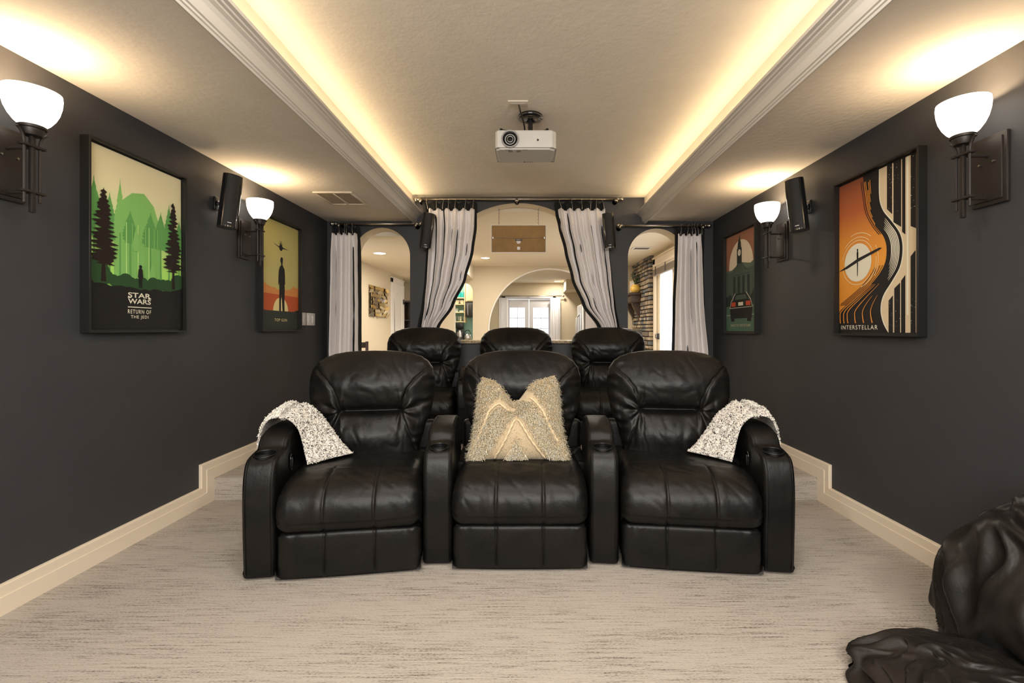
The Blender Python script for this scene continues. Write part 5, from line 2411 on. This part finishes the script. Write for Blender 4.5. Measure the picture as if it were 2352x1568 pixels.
# french doors in the far wall
d = thing('door_3', None, None, (.04, Y3, 0))
d['kind'] = 'structure'
M_fd = mat('french_door_paint', (.62, .62, .66), .4)
g = G()
for bx in ((-.76, -.665, -.03, 0, 0, 2.09), (.665, .76, -.03, 0, 0, 2.09), (-.76, .76, -.03, 0, 2.0, 2.09)):
    g.rbox(*bx, .004, 1)
g.o('casing', M_fd, d)
for s in (-1, 1):
    x0_, x1_ = (-.66, -.004) if s < 0 else (.004, .66)
    g = G()
    gx0, gx1 = x0_ + .115, x1_ - .115
    for bx in ((x0_, gx0, .03, .075, .01, 1.99), (gx1, x1_, .03, .075, .01, 1.99), (gx0, gx1, .03, .075, 1.76, 1.99), (gx0, gx1, .03, .075, .01, .28)):
        g.box(*bx)
    lf = g.o('door_leaf', M_fd, d, False)
    g = G()
    g.box(gx0, gx1, .05, .054, .28, 1.76)
    g.o('glass', M_glass, d)
    xm = (gx0 + gx1) / 2
    for k in range(1, 5):
        z = .28 + k * .296
        g = G()
        g.box(gx0, gx1, .046, .058, z - .007, z + .007)
        g.o('muntin', M_wood, lf)
    g = G()
    g.box(xm - .007, xm + .007, .046, .058, .28, 1.76)
    g.o('muntin', M_wood, lf)
t = thing('curtain_rod', 'thin bronze curtain rod over the distant french doors', 'curtain rod', (.10, Y3 - .12, 2.08))
g = G()
g.tube([(-.92, 0, 0), (.86, 0, 0)], .012, 8)
g.o('pole', M_nickel, t, True)
for x in (-.95, .90):
    g = G()
    g.sphere((x, 0, 0), .032, 8)
    g.o('finial', M_nickel, t, True)
g = G()
g.tube([(-.06, 0, 0), (-.06, .12, -.01)], .008, 6)
g.tube([(-.06, .0, -.03), (-.06, .0, -.09)], .008, 6)
g.o('bracket', M_nickel, t)


def far_curtain(label, x0_, x1_):
    t = thing('curtain', label, 'curtain', ((x0_ + x1_) / 2, Y3 - .12, 1.0))
    w = (x1_ - x0_) / 2
    g = G()
    g.grid(lambda i, j: (-w + 2 * w * j / 60, -.025 * math.sin(j / 60 * 2 * PI * 5) - .01 * math.sin(j * .9 + i * .2), -.97 + 2.0 * i / 12), 13, 61)
    c = g.o('panel', M_sheer, t, True)
    md = c.modifiers.new('s', 'SOLIDIFY')
    md.thickness = .003
    for k in range(5):
        x = -w + .02 + k * (2 * w - .04) / 4
        g = G()
        g.tube([(x, .02 * math.sin(2 * PI * i / 14), 1.08 + .022 * math.cos(2 * PI * i / 14)) for i in range(14)], .003, 5, closed=True)
        g.o('ring', M_nickel, t, True)


far_curtain('white pleated curtain left of the distant french doors', -.80, -.54)
far_curtain('white pleated curtain right of the distant french doors', .63, .91)

# outdoors beyond the doors
g = G()
g.box(-12, 24, Y3 + .3, 40, -.3, -.05)
struct(g, 'ground', mat('snowy_ground', (.8, .8, .8), .9))
g = G()
g.box(XRW + .3, 24, 2, Y3 + .3, -.3, -.05)
struct(g, 'ground_patio', MATS['snowy_ground'])
rw = thing('retaining_wall', 'grey stone garden wall outside the french doors', 'garden wall', (0, 17.6, 0))
k = 0
for r_ in range(4):
    for c_ in range(12):
        g = G()
        g.rbox(-.21, .21, -.1, .1, -.12, .12, .03, 1)
        o = g.o('block', stm[2] if (r_ + c_) % 3 else stm[3], rw)
        o.location = (-2.5 + c_ * .44 + (r_ % 2) * .2, 0, .1 + r_ * .25)
for i, (x, r_) in enumerate(((-1.1, .5), (-.1, .35), (.85, .45), (1.9, .5))):
    g = G()
    for k in range(260):
        a, b = rnd.uniform(0, 2 * PI), math.acos(rnd.uniform(-.3, 1))
        c = Vector((math.sin(b) * math.cos(a), math.sin(b) * math.sin(a), math.cos(b))) * r_ * rnd.uniform(.7, 1)
        u = Vector((rnd.uniform(-1, 1), rnd.uniform(-1, 1), rnd.uniform(-1, 1))).normalized() * .06
        v = u.orthogonal().normalized() * .03
        g.add([c, c + u * .5 + v, c + u, c + u * .5 - v], [(0, 1, 2, 3)])
    g.tube([(0, 0, -.6), (0, 0, 0)], .03, 6)
    o = g.o('shrub', mat('shrub_green', (.10, .14, .06), .8), None, False)
    o.location = (x, 16.5, .55)
    tag(o, ['leftmost green shrub outside the left french door', 'low shrub outside between the french doors', 'green shrub outside the right french door', 'rightmost green shrub outside, behind the curtain'][i], 'shrub', 'shrubs beyond the french doors')
